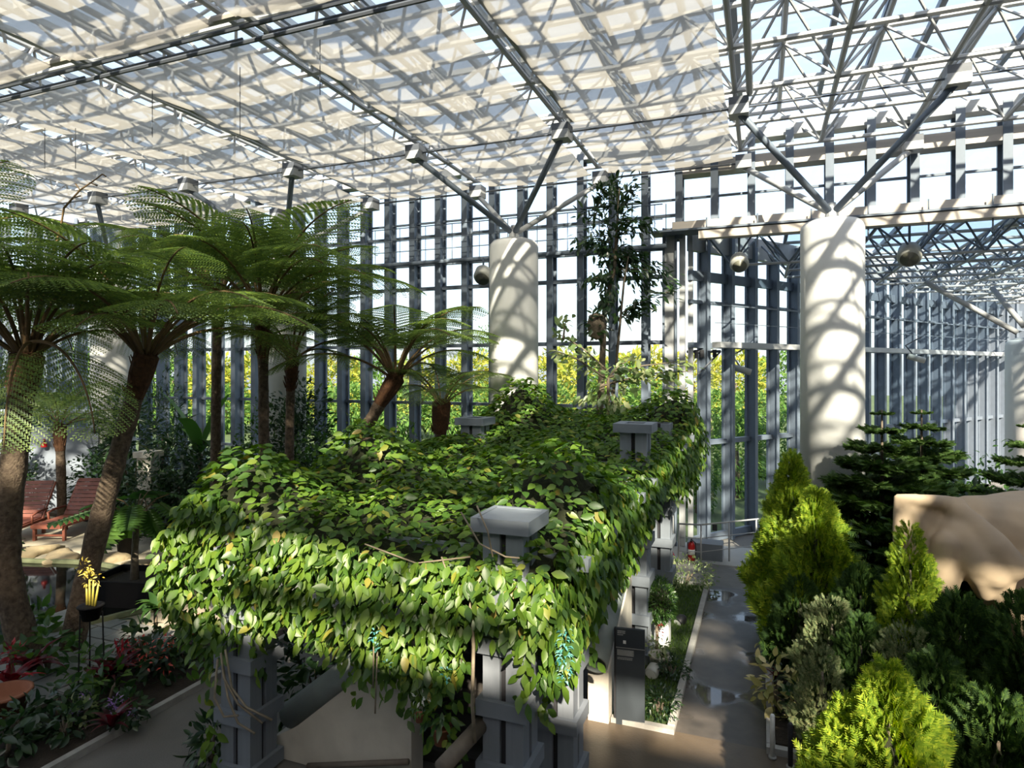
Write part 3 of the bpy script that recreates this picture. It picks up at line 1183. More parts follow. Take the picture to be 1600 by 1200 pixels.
# trailing strands below the curtains
STR = []
for (x, y, z0, z1) in ((-3.25, 6.1, 1.9, 0.9), (-3.0, 6.15, 1.9, 0.55), (-3.6, 6.12, 1.7, 1.1), (-2.25, 6.15, 2.6, 1.6), (-2.2, 6.7, 2.2, 1.15), (-2.1, 7.1, 2.2, 1.3), (-6.5, 6.1, 1.8, 1.0), (-6.9, 6.2, 1.9, 1.1), (-2.75, 6.1, 3.0, 2.2),
                       (-6.3, 6.0, 1.2, 0.2), (-5.7, 6.1, 1.9, 1.3), (-4.3, 6.1, 1.8, 1.25), (-2.0, 8.0, 2.1, 1.25), (-2.05, 8.9, 2.1, 1.5), (-1.95, 9.6, 2.4, 1.7), (-1.9, 12.3, 3.2, 2.2), (-1.9, 14.6, 3.2, 2.3)):
    n_ = int((z0 - z1) * 22) + 4
    t = NP.uniform(0, 1, n_)
    P_.append(np.stack([x + NP.normal(0, .06, n_), y + NP.normal(0, .06, n_), z0 + (z1 - z0) * t], -1))
    D_.append(np.stack([0.6 * NP.normal(size=n_), 0.6 * NP.normal(size=n_), -1 + 0.2 * NP.normal(size=n_)], -1))
    N_.append(norm(np.array([0.1, -1, 0.4]) + jitter(n_, 0.4)))
    STR.append((x, y, z0, z1))
P = np.concatenate(P_)
D = np.concatenate(D_)
N = np.concatenate(N_)
sc = NP.uniform(0.10, 0.185, len(P)) * 1.08
rot = frames(D, N)
# the 300 leaves largest in view become single parts
dep = P[:, 1] * CY - P[:, 0] * SY
facing = np.abs(np.einsum('ij,ij->i', N, norm(np.array([0, 0, EYE]) - P)))
out_y = np.where(P[:, 1] < 6.15, 0.0, 0.6)
score = sc * facing / dep - 0.01 * out_y
idx = np.argsort(-score)
solo, rest = idx[:300], idx[300:]
V, F = scatter(T_LEAF, P[rest] - np.array(VO), rot[rest], sc[rest])
o = link('foliage', np_mesh('foliage', V, F, L_vine, True), vine)
o['kind'] = 'stuff'
lm = np_mesh('leaf', T_LEAF[0], T_LEAF[1], L_vine, True)
for i in solo:
    o = link('leaf', lm, vine)
    m4 = Matrix([list(rot[i][0]) + [0], list(rot[i][1]) + [0], list(rot[i][2]) + [0], [0, 0, 0, 1]])
    o.matrix_local = Matrix.Translation(Vector(P[i]) - VO) @ m4 @ Matrix.Scale(sc[i], 4)
# stems: bundle at the left post, loops on the big post, bare strands
for k, pts in enumerate((
        [at(345, 1020, 7.7), at(350, 1060, 7.6), at(372, 1100, 7.55), at(410, 1130, 7.5)],
        [at(352, 1015, 7.7), at(362, 1075, 7.6), at(385, 1105, 7.5), at(425, 1125, 7.5)],
        [at(340, 1030, 7.7), at(335, 1090, 7.55), at(350, 1120, 7.55), at(372, 1118, 7.5)],
        [at(348, 1040, 7.7), at(356, 1090, 7.55), at(372, 1130, 7.5), at(398, 1146, 7.4)],
        [at(590, 1010, 6.9), at(588, 1060, 6.85), at(586, 1115, 6.8)],
        [at(584, 1010, 6.9), at(583, 1075, 6.85)],
        [at(705, 930, 6.8), at(715, 990, 6.75), at(722, 1040, 6.75)],
        [at(735, 935, 6.7), at(740, 1010, 6.6), at(738, 1100, 6.6), at(742, 1160, 6.6)],
        [at(690, 870, 6.8), at(706, 920, 6.7), at(735, 935, 6.7)],
        [at(720, 800, 6.6), at(750, 850, 6.5), at(790, 870, 6.4), at(812, 872, 6.4)],
        [at(745, 790, 6.5), at(762, 830, 6.45), at(770, 870, 6.45)],
        [at(570, 850, 7.2), at(650, 880, 7.0), at(735, 870, 6.8)])):
    MB().tube([p - VO for p in pts], 0.014 if k < 4 else (0.02 if k == 7 else 0.009), 6).build('stem', vine_m, vine, True)
# flower tassels
T_CLAW = (np.array([(0, 0, 0), (-.22, .3, .16), (.22, .3, .16), (-.16, .7, .12), (.16, .7, .12), (0, 1, -.25)]), np.array([(0, 2, 1), (1, 2, 4), (1, 4, 3), (3, 4, 5)]))


def tassel(p, L, wdt, n):
    t = NP.uniform(0, 1, n)
    a = NP.uniform(0, 2 * PI, n)
    prof = wdt * (0.55 + 0.45 * np.sin(PI * np.clip(t * 0.9 + 0.1, 0, 1)))
    pos = np.stack([prof * 0.35 * np.cos(a), prof * 0.35 * np.sin(a), -L * t], -1) + np.array(p - VO)
    d = np.stack([np.cos(a), np.sin(a), 0.35 + 0 * a], -1)
    nn = np.stack([0 * a, 0 * a, np.ones(n)], -1)
    V, F = scatter(T_CLAW, pos, frames(d, nn), NP.uniform(0.8, 1.1, n) * wdt * 0.85)
    return np_mesh('flower_tassel', V, F, L_jade, True)


for (px, py, d, L, wdt, n) in ((882, 985, 6.3, 0.52, 0.085, 120), (938, 868, 7.7, 0.36, 0.09, 80), (586, 985, 6.55, 0.22, 0.07, 18), (696, 1040, 6.5, 0.22, 0.06, 14),
                               (688, 1000, 7.0, 0.12, 0.06, 9), (842, 972, 6.6, 0.25, 0.06, 16), (604, 1035, 6.6, 0.08, 0.06, 4), (1052, 770, 14.5, 0.3, 0.1, 24)):
    o = link('flower_tassel', tassel(at(px, py, d), L, wdt, n), vine)
    o['label'] = 'turquoise claw shaped flowers'

# ================================================================== STAIR, SIGN, RAILS
sw = struct('wall_stair')
y0 = 6.62
prof = [(-5.95, 0.0), (-3.86, 0.0), (-3.86, 1.85), (-5.55, 0.45), (-5.95, 0.22)]
MB().extr([(a, y0, c) for a, c in prof], (0, 0.28, 0)).build('parapet', concrete_cream, sw)
MB().tube([(-5.72, y0 + 0.1, 0.52), (-3.7, y0 + 0.1, 2.12)], 0.17, 20).build('pipe_handrail', pipe_m, sw, True)
MB().tube([(-5.3, y0 - 0.07, 0.05), (-3.86, y0 - 0.07, 0.42)], 0.035, 8).build('lower_handrail', wood_rail, sw, True)
for x in (-4.9, -4.2):
    MB().tube([(x, y0, 0.05 + (x + 5.3) * 0.257 - 0.03), (x, y0 - 0.07, 0.05 + (x + 5.3) * 0.257)], 0.015, 6).build('rail_bracket', black_m, sw)
MB().tube([at(690, 1200, 6.3), at(752, 1132, 6.9)], 0.085, 14).build('wooden_handrail', wood_rail, sw, True)
for k in range(9):
    bx('step', (-5.4 + 0.0, 7.25 + 0.32 * k, 0), (-3.0, 7.57 + 0.32 * k, 0.17 * (k + 1)), mat('dark_step', (0.05, 0.045, 0.04), 0.8, 0.1, 3), sw)
bx('shade_sheet', (-5.9, 10.2, 0), (-2.9, 10.35, 2.9), mat('interior_shade', (0.03, 0.03, 0.032), 0.8, 0.1, 3), sw)  # dark sheet added for the shadowed interior behind the stair
s2 = struct('wall_stair_right')
MB().extr([(-2.32, 8.95, 0), (-2.32, 8.95, 0.72), (-2.32, 9.2, 0.85), (-2.32, 10.7, 1.7), (-2.32, 10.7, 0)], (0.3, 0, 0)).build('parapet', concrete_cream, s2)
mb = MB()
a, c = Vector((-2.17, 8.72, 0.92)), Vector((-2.17, 10.6, 1.98))
mb.tube([a, c], 0.165, 20, False)
mb.build('pipe_handrail', pipe_m, s2, True).modifiers.new('wall', 'SOLIDIFY').thickness = 0.025

# sign
sp = gnd(985, 1133)
sg = thing('information_sign', 'tall dark slate information panel standing by the lawn kerb', 'sign', (sp.x, sp.y, 0), math.radians(6))
MB().mm((-0.2, -0.02, 0), (0.2, 0.03, 1.36)).build('panel', sign_m, sg)
MB().mm((-0.23, -0.0, 0), (-0.2, 0.08, 1.34)).build('side_rail', slot_m, sg)
MB().mm((-0.2, -0.024, 1.085), (0.2, -0.02, 1.095)).build('divider', mat('sign_line', (0.4, 0.4, 0.38), 0.5), sg)
MB().mm((-0.10, -0.024, 1.15), (-0.06, -0.02, 1.195)).build('symbol', white_m, sg)
txt = mat('sign_print', (0.42, 0.43, 0.42), 0.5, 0.05, 4)


def printline(z, x0, x1, h, seed):
    mb = MB()
    r = random.Random(seed)
    x = x0
    while x < x1:
        ww = r.uniform(0.008, 0.022)
        mb.mm((x, -0.024, z), (min(x + ww, x1), -0.02, z + h))
        x += ww + 0.005
    o = mb.build('print', txt, sg)
    o['kind'] = 'stuff'


printline(1.315, -0.18, -0.07, 0.016, 1)
printline(1.29, -0.18, -0.07, 0.016, 2)
printline(1.265, -0.18, -0.10, 0.012, 3)
MB().mm((-0.185, -0.023, 0.98), (0.05, -0.02, 1.065)).build('text_plate', mat('plate_grey', (0.22, 0.23, 0.23), 0.5), sg)
for k in range(5):
    printline(1.045 - 0.016 * k, -0.18, 0.045 - 0.02 * (k % 2), 0.008, 9 + k)
for k in range(2):
    printline(0.945 - 0.02 * k, -0.18, 0.03, 0.008, 19 + k)

# barrier rail by the far door
rl = thing('barrier_rail', 'low steel tube barrier by the fire extinguisher at the glass wall', 'railing', (-1.9, 17.4, 0))
q0, q1 = at(1060, 862, 17.7), at(1092, 858, 17.6)
p0 = Vector((-2.0, 17.0, 0))
e1 = Vector((-1.45, 17.1, 0))
e2 = Vector((0.55, 18.9, 0))
RO = Vector((-1.9, 17.4, 0))
for a, c in ((p0, e1), (e1, e2)):
    for z in (1.05, 0.7, 0.35):
        MB().tube([a + Vector((0, 0, z)) - RO, c + Vector((0, 0, z)) - RO], 0.022 if z > 1 else 0.012, 8).build('rail', steel_light, rl, True)
for p in (p0, e1, e1.lerp(e2, 0.33), e1.lerp(e2, 0.66), e2):
    MB().tube([p - RO, p + Vector((0, 0, 1.05)) - RO], 0.022, 8).build('post', steel_light, rl, True)
pl = MB().mm((-0.06, -0.012, -0.08), (0.06, 0.0, 0.08)).build('notice_plate', slot_m, rl)
pl.location = e1.lerp(e2, 0.16) + Vector((0, -0.03, 0.95)) - RO
# extinguisher on a plinth
pb = MB().mm((-1.85, 17.55, 0.02), (-0.95, 18.1, 0.45)).build('plinth_box', pergola_m)
tag(pb, 'blue grey low box under the fire extinguisher', 'box')
ep = Vector((-1.72, 17.42, 0.5))
ex = thing('fire_extinguisher', 'red fire extinguisher with a white label by the barrier', 'extinguisher', ep)
MB().lathe([(0.085, -0.48), (0.09, -0.46), (0.09, -0.08), (0.06, -0.01), (0.028, 0.03)], 18).build('cylinder', red_m, ex, True)
MB().mm((-0.03, -0.09, 0.03), (0.03, 0.05, 0.055)).mm((-0.015, -0.02, 0.03), (0.015, 0.02, 0.09)).build('valve', black_m, ex)
MB().tube([(0.02, 0, 0.05), (0.1, -0.02, 0.0), (0.115, -0.02, -0.2), (0.105, -0.02, -0.35)], 0.012, 6).build('hose', black_m, ex, True)
MB().lathe([(0.0915, -0.32), (0.0915, -0.18)], 18).build('label_band', white_m, ex, True)
bxw = MB().mm((-2.35, 18.4, 1.9), (-2.1, 18.6, 2.5)).build('wall_box', lamp_m)
tag(bxw, 'small pale grey box fixed to the corner posts', 'box')

# ================================================================== LAMPS
def flood(px, py, d, s, label, rz, drop=0.6):
    p = at(px, py, d)
    t = thing('floodlight', label, 'lamp', p, rz, 'hooded floodlights')
    MB().lathe([(0.34 * s, -0.3 * s), (0.4 * s, -0.2 * s), (0.36 * s, 0.12 * s), (0.24 * s, 0.26 * s), (0.1 * s, 0.3 * s)], 20).build('hood', lamp_m, t, True)
    for o in t.children:
        o.rotation_euler = (math.radians(-40), 0, 0)
        o.scale = (0.9, 1.0, 1.0)
    m = MB().lathe([(0.30 * s, -0.31 * s), (0.2 * s, -0.305 * s)], 20).build('reflector', lampin_m, t, True)
    m.rotation_euler = (math.radians(-40), 0, 0)
    m.scale = (0.9, 1.0, 1.0)
    MB().tube([(0, 0, 0.2 * s), (0, 0.05, drop)], 0.03, 8).build('bracket', steel, t)
    return t


flood(755, 428, 19.8, 0.78, 'hooded grey floodlight left of the strutted pergola column', 0.2, 0.5)
flood(1155, 408, 17.6, 0.7, 'hooded grey floodlight under the truss left of the wide column', 0.1, 0.9)
flood(1421, 395, 16.6, 0.8, 'hooded grey floodlight under the truss right of the wide column', -0.2, 0.9)


def bell(px, py, d, label):
    p = at(px, py, d)
    t = thing('pendant_lamp', label, 'lamp', p, 0, 'small bell lamps')
    MB().lathe([(0.16, -0.1), (0.13, -0.02), (0.06, 0.06), (0.03, 0.1)], 16).build('shade', lamp_m, t, True)
    MB().tube([(0, 0, 0.08), (0, 0, 0.45)], 0.015, 6).build('rod', steel, t)


bell(1048, 383, 18.6, 'small bell lamp at the corner posts of the glass wall')
bell(1580, 348, 16.2, 'small bell lamp at the right edge below the fascia')
# angled braces and fan unit in the annex
for (a, c, lab) in ((at(1445, 440, 17.5), at(1590, 520, 16.5), 'long grey diagonal brace in the annex right of the wide column'), (at(1550, 450, 17.5), at(1600, 510, 16.5), 'short grey diagonal brace cut off by the right edge')):
    o = MB().tube([a, c], 0.07, 10).build('brace', steel_light, None, True)
    tag(o, lab, 'brace')
for (px, py, d, lab) in ((1160, 578, 19.5, 'pale tube lamp on an arm below the gallery left of the wide column'), (1432, 560, 22.0, 'pale tube lamp on an arm below the gallery right of the wide column')):
    p = at(px, py, d)
    t = thing('tube_lamp', lab, 'lamp', p)
    MB().tube([(-0.25, 0, 0.08), (0.25, 0, -0.08)], 0.1, 12).build('tube', lamp_m, t, True)
    MB().tube([(0, 0, 0), (-0.3, 0.15, 0.45), (0.2, 0.3, 0.75)], 0.025, 8).build('arm', steel_dark, t)
# dark machines beneath the gallery
for (px, py, d, lab) in ((1098, 552, 18.6, 'dark bracket unit under the gallery by the corner posts'),):
    p = at(px, py, d)
    t = thing('blind_motor', lab, 'machine', p)
    for k in range(5):
        MB().mm((-0.4 + 0.17 * k, -0.1, -0.12 - 0.03 * (k % 2)), (-0.3 + 0.17 * k, 0.1, 0.1)).build('bracket', slot_m, t)
    MB().tube([(-0.45, 0, 0.05), (0.5, 0, 0.05)], 0.04, 8).build('shaft', steel_dark, t)
    MB().tube([(0.5, 0, 0.05), (-0.1, -0.3, -0.6)], 0.025, 6).build('stay', steel_dark, t)

# ================================================================== TREE FERNS
def frond_mesh(seed, npair=24, droop=1.0, e0=66, e1=-28):
    """unit length frond growing along +Y, arching down"""
    r = np.random.default_rng(seed)
    n = 60
    t = np.linspace(0, 1, n)
    el = np.radians(e0 + (e1 - e0) * (t ** 1.15) * droop)
    dy, dz = np.cos(el), np.sin(el)
    y = np.concatenate([[0], np.cumsum((dy[1:] + dy[:-1]) / 2)]) / (n - 1)
    z = np.concatenate([[0], np.cumsum((dz[1:] + dz[:-1]) / 2)]) / (n - 1)

    def pos(s):
        return np.array([0.0, np.interp(s, t, y), np.interp(s, t, z)])

    def tang(s):
        a = np.interp(s, t, el)
        return np.array([0.0, math.cos(a), math.sin(a)])

    Vs, Fs = [], []
    cnt = 0
    for i in range(npair):
        s = 0.33 + 0.66 * (i / (npair - 1)) ** 0.95
        u = (s - 0.33) / 0.67
        L = 0.34 * (math.sin(PI * min(1, 0.20 + 0.82 * u)) ** 0.8) * (1 - 0.2 * u) + 0.012
        p0, tg = pos(s), tang(s)
        nrm = np.cross(np.array([1.0, 0, 0]), tg)
        for side in (-1, 1):
            fwd = 0.45 + 0.35 * u + r.normal(0, 0.04)
            d = np.array([side * math.cos(fwd), 0, 0]) + tg * math.sin(fwd)
            d /= np.linalg.norm(d)
            m = max(5, int(20 * L / 0.3))
            wv = np.cross(nrm, d)
            for k in range(m):
                q = (k + 0.5) / m
                c = p0 + d * L * q - nrm * (0.16 * L * q * q) - np.array([0, 0, 0.10 * L * q * q])
                pl = 0.034 * (1 - 0.6 * q) * (L / 0.3) ** 0.5 + 0.003
                hw = L / m * 0.46
                for sd in (-1, 1):
                    dirn = (wv * sd * 0.9 + d * 0.42)
                    tip = c + dirn * pl - nrm * pl * 0.25
                    Vs += [c - d * hw, c + dirn * pl * 0.55 - d * hw * 0.75, tip, c + dirn * pl * 0.5 + d * hw * 1.0]
                    Fs.append((cnt, cnt + 1, cnt + 2, cnt + 3))
                    cnt += 4
    V = np.array(Vs)
    me = np_mesh('frond', V, np.array(Fs), L_fern, False)
    st = MB()
    ts = np.linspace(0, 0.97, 16)
    st.tube([tuple(pos(s)) for s in ts], [0.011 * (1 - 0.85 * s) + 0.001 for s in ts], 5)
    return me, st.mesh('stipe', stipe_m, True)


FR = [frond_mesh(i, 19, 1.0, e0, e1) for i, (e0, e1) in enumerate(((66, -18), (58, -24), (74, -4), (48, -30), (35, -52)))]


def trunk_mesh(pts, r0, r1, seed=0):
    rr = random.Random(seed)
    pts = [Vector(p) for p in pts]
    k = 26
    out, rs = [], []
    seg = len(pts) - 1
    for i in range(k + 1):
        u = i / k * seg
        a = min(int(u), seg - 1)
        t = u - a
        p0 = pts[max(a - 1, 0)]
        p1, p2 = pts[a], pts[a + 1]
        p3 = pts[min(a + 2, seg)]
        q = 0.5 * ((2 * p1) + (p2 - p0) * t + (2 * p0 - 5 * p1 + 4 * p2 - p3) * t * t + (3 * p1 - p0 - 3 * p2 + p3) * t ** 3)
        out.append(q)
        rs.append((r0 + (r1 - r0) * i / k) * (1 + rr.uniform(-.07, .07)))
    return out, rs


def tree_fern(label, base, mids, crown, L, nf, r0, r1, seed, lo=-8, dead=2):
    base, crown = Vector(base), Vector(crown)
    t = thing('tree_fern', label, 'tree fern', base, 0, 'tree ferns')
    pts, rs = trunk_mesh([base] + [Vector(m) for m in mids] + [crown], r0, r1, seed)
    MB().tube([p - base for p in pts], rs, 12).build('trunk', trunk_m, t, True)
    c = crown - base
    ax = (pts[-1] - pts[-4]).normalized()
    # shaggy crown of old stipe bases
    mb = MB()
    rr = random.Random(seed)
    mb.tube([c - ax * 0.75, c - ax * 0.3, c + ax * 0.05, c + ax * 0.15], [r1 * 1.05, r1 * 1.45, r1 * 1.5, r1 * 0.7], 12)
    for k in range(26):
        a = rr.uniform(0, 2 * PI)
        h = rr.uniform(-0.7, 0.0)
        d = Vector((math.cos(a), math.sin(a), 0))
        p = c + ax * h + d * r1 * 1.15
        mb.tube([p, p + d * 0.06 + Vector((0, 0, rr.uniform(0.12, 0.24)))], [0.022, 0.008], 4)
    mb.build('old_stipe_bases', shag_m, t)
    for k in range(nf):
        me, st = FR[rr.choice((0, 0, 1, 1, 2, 3)) if k >= dead else 4]
        a = 2 * PI * k / nf * (1 if nf < 12 else 2) + rr.uniform(-.18, .18)
        s = L * rr.uniform(0.82, 1.1)
        f = link('frond', me, t)
        g = link('stipe', st, f)
        tilt = rr.uniform(-10, 8)
        f.matrix_local = Matrix.Translation(c + Vector((math.cos(a + PI / 2), math.sin(a + PI / 2), 0)) * r1 * 0.5) @ Matrix.Rotation(a, 4, 'Z') @ Matrix.Rotation(math.radians(tilt), 4, 'X') @ Matrix.Scale(s, 4)
        g.matrix_local = Matrix.Identity(4)
    return t


tree_fern('tall tree fern with thick mottled trunk at the left edge of the pond', at(45, 1032, 11.05), [at(10, 880, 11.0), at(22, 720, 11.0)], at(42, 560, 11.0), 3.3, 22, 0.24, 0.17, 3)
tree_fern('leaning tree fern whose slanted trunk crosses in front of the loungers', at(112, 1012, 11.5), [at(155, 820, 11.5), at(190, 690, 11.5)], at(228, 560, 11.5), 3.4, 24, 0.2, 0.14, 5)
tree_fern('tree fern with straight slim trunk left of the pair before the dark column hedge', (at(413, 760, 14.6).x, at(413, 760, 14.6).y, 0), [at(412, 640, 14.6)], at(410, 512, 14.6), 3.8, 24, 0.13, 0.11, 8, dead=0)
tree_fern('tree fern with thin pale trunk right of the pair before the dark column hedge', (at(450, 760, 15.2).x, at(450, 760, 15.2).y, 0), [at(453, 650, 15.2)], at(457, 562, 15.2), 2.4, 16, 0.11, 0.1, 12)
tree_fern('tree fern with reddish trunk leaning right above the vine', (at(570, 700, 15.8).x, at(570, 700, 15.8).y, 0), [at(572, 690, 15.8), at(582, 652, 15.8)], at(618, 592, 15.8), 3.3, 19, 0.15, 0.15, 17, dead=1)
tree_fern('small spindly tree fern in front of the strutted column', (at(688, 700, 16.4).x, at(688, 700, 16.4).y, 0), [at(689, 670, 16.4)], at(690, 632, 16.4), 2.2, 11, 0.12, 0.16, 21, dead=0)
tree_fern('small tree fern with lit trunk behind the left lounger', (at(97, 830, 20.6).x, at(97, 830, 20.6).y, 0), [at(96, 760, 20.6)], at(93, 668, 20.6), 2.3, 11, 0.14, 0.13, 25)
tree_fern('tree fern hidden beyond the left edge with fronds reaching into the picture', (at(-150, 900, 11).x, at(-150, 900, 11).y, 0), [at(-150, 700, 11)], at(-150, 440, 11), 3.6, 20, 0.2, 0.15, 29)
tree_fern('tree fern standing behind the leaning one with its crown up by the awnings', (at(335, 760, 16.5).x, at(335, 760, 16.5).y, 0), [at(338, 600, 16.5)], at(340, 470, 16.5), 3.6, 20, 0.13, 0.11, 33, dead=0)
# big drooping fronds of the near left fern, hanging towards the viewer
nf1 = bpy.data.objects['tree_fern']
for (a, s, tilt) in ((-2.3, 2.7, -38), (-1.75, 2.9, -30)):
    f = link('frond', FR[4][0], nf1)
    g = link('stipe', FR[4][1], f)
    f.matrix_local = Matrix.Translation(at(48, 535, 10.8) - nf1.location) @ Matrix.Rotation(a, 4, 'Z') @ Matrix.Rotation(math.radians(tilt), 4, 'X') @ Matrix.Scale(s, 4)
# curled young fiddlehead rising above the ferns
def fo(px, py, d):
    return at(px, py, d) - nf1.location


fh = MB().tube([fo(46, 550, 10.95), fo(68, 450, 10.9), fo(95, 355, 10.8), fo(100, 325, 10.7), fo(125, 297, 10.6), fo(150, 280, 10.5), fo(160, 272, 10.5)], [0.03, 0.025, 0.02, 0.018, 0.014, 0.01, 0.012], 6)
for (a, c) in (((125, 297), (118, 287)), ((140, 285), (152, 290)), ((160, 272), (166, 276)), ((112, 310), (126, 306))):
    fh.tube([fo(a[0], a[1], 10.6), fo(c[0], c[1], 10.6)], [0.01, 0.012], 5)
tag(fh.build('fiddlehead', stipe_m, nf1, True), 'bare brown unfurling frond stalk')


# ================================================================== GENERIC PLANTS
def leaf_cloud(n, rad, tm, s0, s1, m, seed, shell=0.55, up=0.6, droop=0.2, squash=None):
    r = np.random.default_rng(seed)
    d = norm(r.normal(size=(n, 3)))
    k = shell + (1 - shell) * r.uniform(0, 1, n) ** 0.6
    lump = 1 + 0.16 * np.sin(3 * d[:, 0] + seed) * np.sin(4 * d[:, 1] + 1.3 * seed) + 0.12 * np.sin(7 * d[:, 2] + 5 * d[:, 0])
    pos = d * (k * lump)[:, None] * np.array(rad)
    dr = d + r.normal(0, 0.5, (n, 3)) + np.array([0, 0, -droop])
    nn = d * 0.7 + np.array([0, 0, up]) + r.normal(0, 0.35, (n, 3))
    V, F = scatter(tm, pos, frames(dr, norm(nn)), r.uniform(s0, s1, n))
    return V, F


CLOUDS = {}


def cloud_mesh(key, *a):
    if key not in CLOUDS:
        V, F = leaf_cloud(*a)
        CLOUDS[key] = np_mesh('foliage', V, F, a[5])
    return CLOUDS[key]


def shrub(name, label, base, rad, m, tm, n, s0, s1, seed, cat='shrub', group=None, stem_h=0.0, stem=bark_m, shell=0.5):
    base = Vector(base)
    t = thing(name, label, cat, base, 0, group)
    V, F = leaf_cloud(n, rad, tm, s0, s1, m, seed, shell)
    V = V + np.array([0, 0, stem_h + rad[2] * 0.85])
    V[:, 2] = np.maximum(V[:, 2], 0.02)
    o = link('foliage', np_mesh('foliage', V, F, m), t)
    o['kind'] = 'stuff'
    rr = random.Random(seed)
    for k in range(3 if stem_h < 0.4 else 1):
        a = rr.uniform(0, 6.28)
        e = 0.25 if stem_h < 0.4 else 0.05
        MB().tube([(0, 0, 0), (math.cos(a) * rad[0] * e, math.sin(a) * rad[1] * e, stem_h + rad[2] * 1.0)], [0.03 + 0.02 * rad[2], 0.012], 6).build('stem', stem, t, True)
    return t


def strap_mesh(w_, curve, m, n=7):
    mb = MB()
    for i in range(n + 1):
        u = i / n
        el = math.radians(72 - curve * u)
        if i == 0:
            y = z = 0.0
        else:
            y += math.cos(el) / n
            z += math.sin(el) / n
        ww = w_ * (0.55 + 0.45 * math.sin(PI * min(1, u + 0.25))) * (1 - u ** 3) * 0.5
        mb.v += [(-ww, y, z + ww * 0.35), (0, y, z), (ww, y, z + ww * 0.35)]
    for i in range(n):
        a = i * 3
        mb.f += [(a, a + 1, a + 4, a + 3), (a + 1, a + 2, a + 5, a + 4)]
    return mb.mesh('leaf', m, True)


STRAPS = {}


def rosette(name, label, base, L, nleaf, m, w_=0.12, curve=90, seed=0, cat='plant', group=None, flower=None):
    key = (m.name, w_, curve)
    if key not in STRAPS:
        STRAPS[key] = strap_mesh(w_, curve, m)
    t = thing(name, label, cat, base, 0, group)
    r = random.Random(seed)
    for k in range(nleaf):
        o = link('leaf', STRAPS[key], t)
        s = L * r.uniform(0.7, 1.1)
        a = 2.4 * k + r.uniform(-.2, .2)
        o.matrix_local = Matrix.Rotation(a, 4, 'Z') @ Matrix.Rotation(math.radians(r.uniform(-25, 18)), 4, 'X') @ Matrix.Scale(s, 4)
    if flower:
        fm, h, fr, nfl = flower
        V, F = leaf_cloud(nfl, (fr, fr, fr * 1.3), T_SMALL, fr * 0.6, fr * 1.1, fm, seed + 3, 0.3)
        V = V + np.array([0, 0, h])
        o = link('flower_head', np_mesh('flower_head', V, F, fm), t)
        MB().tube([(0, 0, 0), (0, 0, h)], 0.012, 6).build('flower_stalk', stipe_m, t)
    return t


def flowering(name, label, base, rad, leafm, petm, seed, n=160, nf=40, s=0.09, ps=0.045, group=None, cat='flowering plant'):
    t = thing(name, label, cat, base, 0, group)
    V, F = leaf_cloud(n, rad, T_LEAF, s * 0.8, s * 1.6, leafm, seed, 0.4)
    V = V + np.array([0, 0, rad[2] * 0.9])
    V[:, 2] = np.maximum(V[:, 2], 0.02)
    o = link('foliage', np_mesh('foliage', V, F, leafm), t)
    o['kind'] = 'stuff'
    r = np.random.default_rng(seed + 50)
    k = 5
    for j in range(k):
        d = norm(r.normal(size=3) + np.array([0, -0.6, 1.0]))
        c = d * np.array(rad) * 1.0 + np.array([0, 0, rad[2] * 0.9])
        V, F = leaf_cloud(max(5, nf // k), (ps * 1.6, ps * 1.6, ps * 1.6), T_SMALL, ps * 0.8, ps * 1.4, petm, seed * 7 + j, 0.4)
        o = link('blossom', np_mesh('blossom', V + c, F, petm), t)
    return t


def pot(parent, r, h, m, z=0.0):
    MB().lathe([(r * 0.72, z), (r * 0.95, z + h * 0.9), (r * 1.05, z + h * 0.9), (r * 1.05, z + h), (r * 0.92, z + h), (r * 0.88, z + h * 0.6)], 20).build('pot', m, parent, True)


# ---- far planting along the back wall, left part (dark shrubs, big-leaved plants)
k = 0
DARKS = [(-12.9, 15.4, 0.9, 1.7, 'dark ivy covered mound hiding the base of the third column', L_dark),
         ]
def darkshrub(px, d, top, wpx, m, label, tm=T_LEAF, s0=0.09, s1=0.2, n=700, zlow=0.1):
    """a shrub standing on the ground at (px, depth d), top at pixel row `top`, pixel width wpx"""
    p = at(px, 580, d)
    ztop = EYE + (580 - top) / 1000 * d
    w2 = wpx / 2000 * d
    global k
    k += 1
    hh = ztop - zlow
    return shrub('shrub', label, (p.x, p.y, zlow), (w2, w2 * 0.8, hh * 0.54), m, tm, int(n * 2.2), s0, s1, 40 + k, group='shrubs along the back wall')


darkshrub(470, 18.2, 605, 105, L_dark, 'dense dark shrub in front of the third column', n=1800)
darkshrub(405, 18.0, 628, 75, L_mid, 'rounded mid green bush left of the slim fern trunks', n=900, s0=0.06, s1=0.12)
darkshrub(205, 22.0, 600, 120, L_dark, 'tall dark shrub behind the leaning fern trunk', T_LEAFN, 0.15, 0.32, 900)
darkshrub(255, 21.0, 575, 70, L_dark, 'narrow leaved tall shrub beside the banana plant', T_NARROW, 0.12, 0.28, 700)
darkshrub(275, 20.5, 665, 90, L_dark, 'dark cycad like clump below the banana plant', T_NARROW, 0.25, 0.5, 500)
darkshrub(490, 16.6, 660, 70, L_mid, 'leafy bush right of the slim fern trunks', n=450)
darkshrub(150, 21.5, 700, 80, L_dark, 'low dark shrub behind the right lounger', n=500)
darkshrub(235, 18.9, 716, 80, L_dark, 'low glossy shrub right of the leaning fern trunk', n=500)
darkshrub(20, 21.5, 690, 70, L_dark, 'dark shrub behind the left lounger at the left edge', n=500)
darkshrub(545, 17.6, 655, 60, L_outdoor, 'thin twiggy bush between slim trunks and the red fern', T_NARROW, 0.1, 0.2, 260)
darkshrub(640, 17.8, 668, 70, L_mid, 'low bush behind the red trunk fern', n=450)
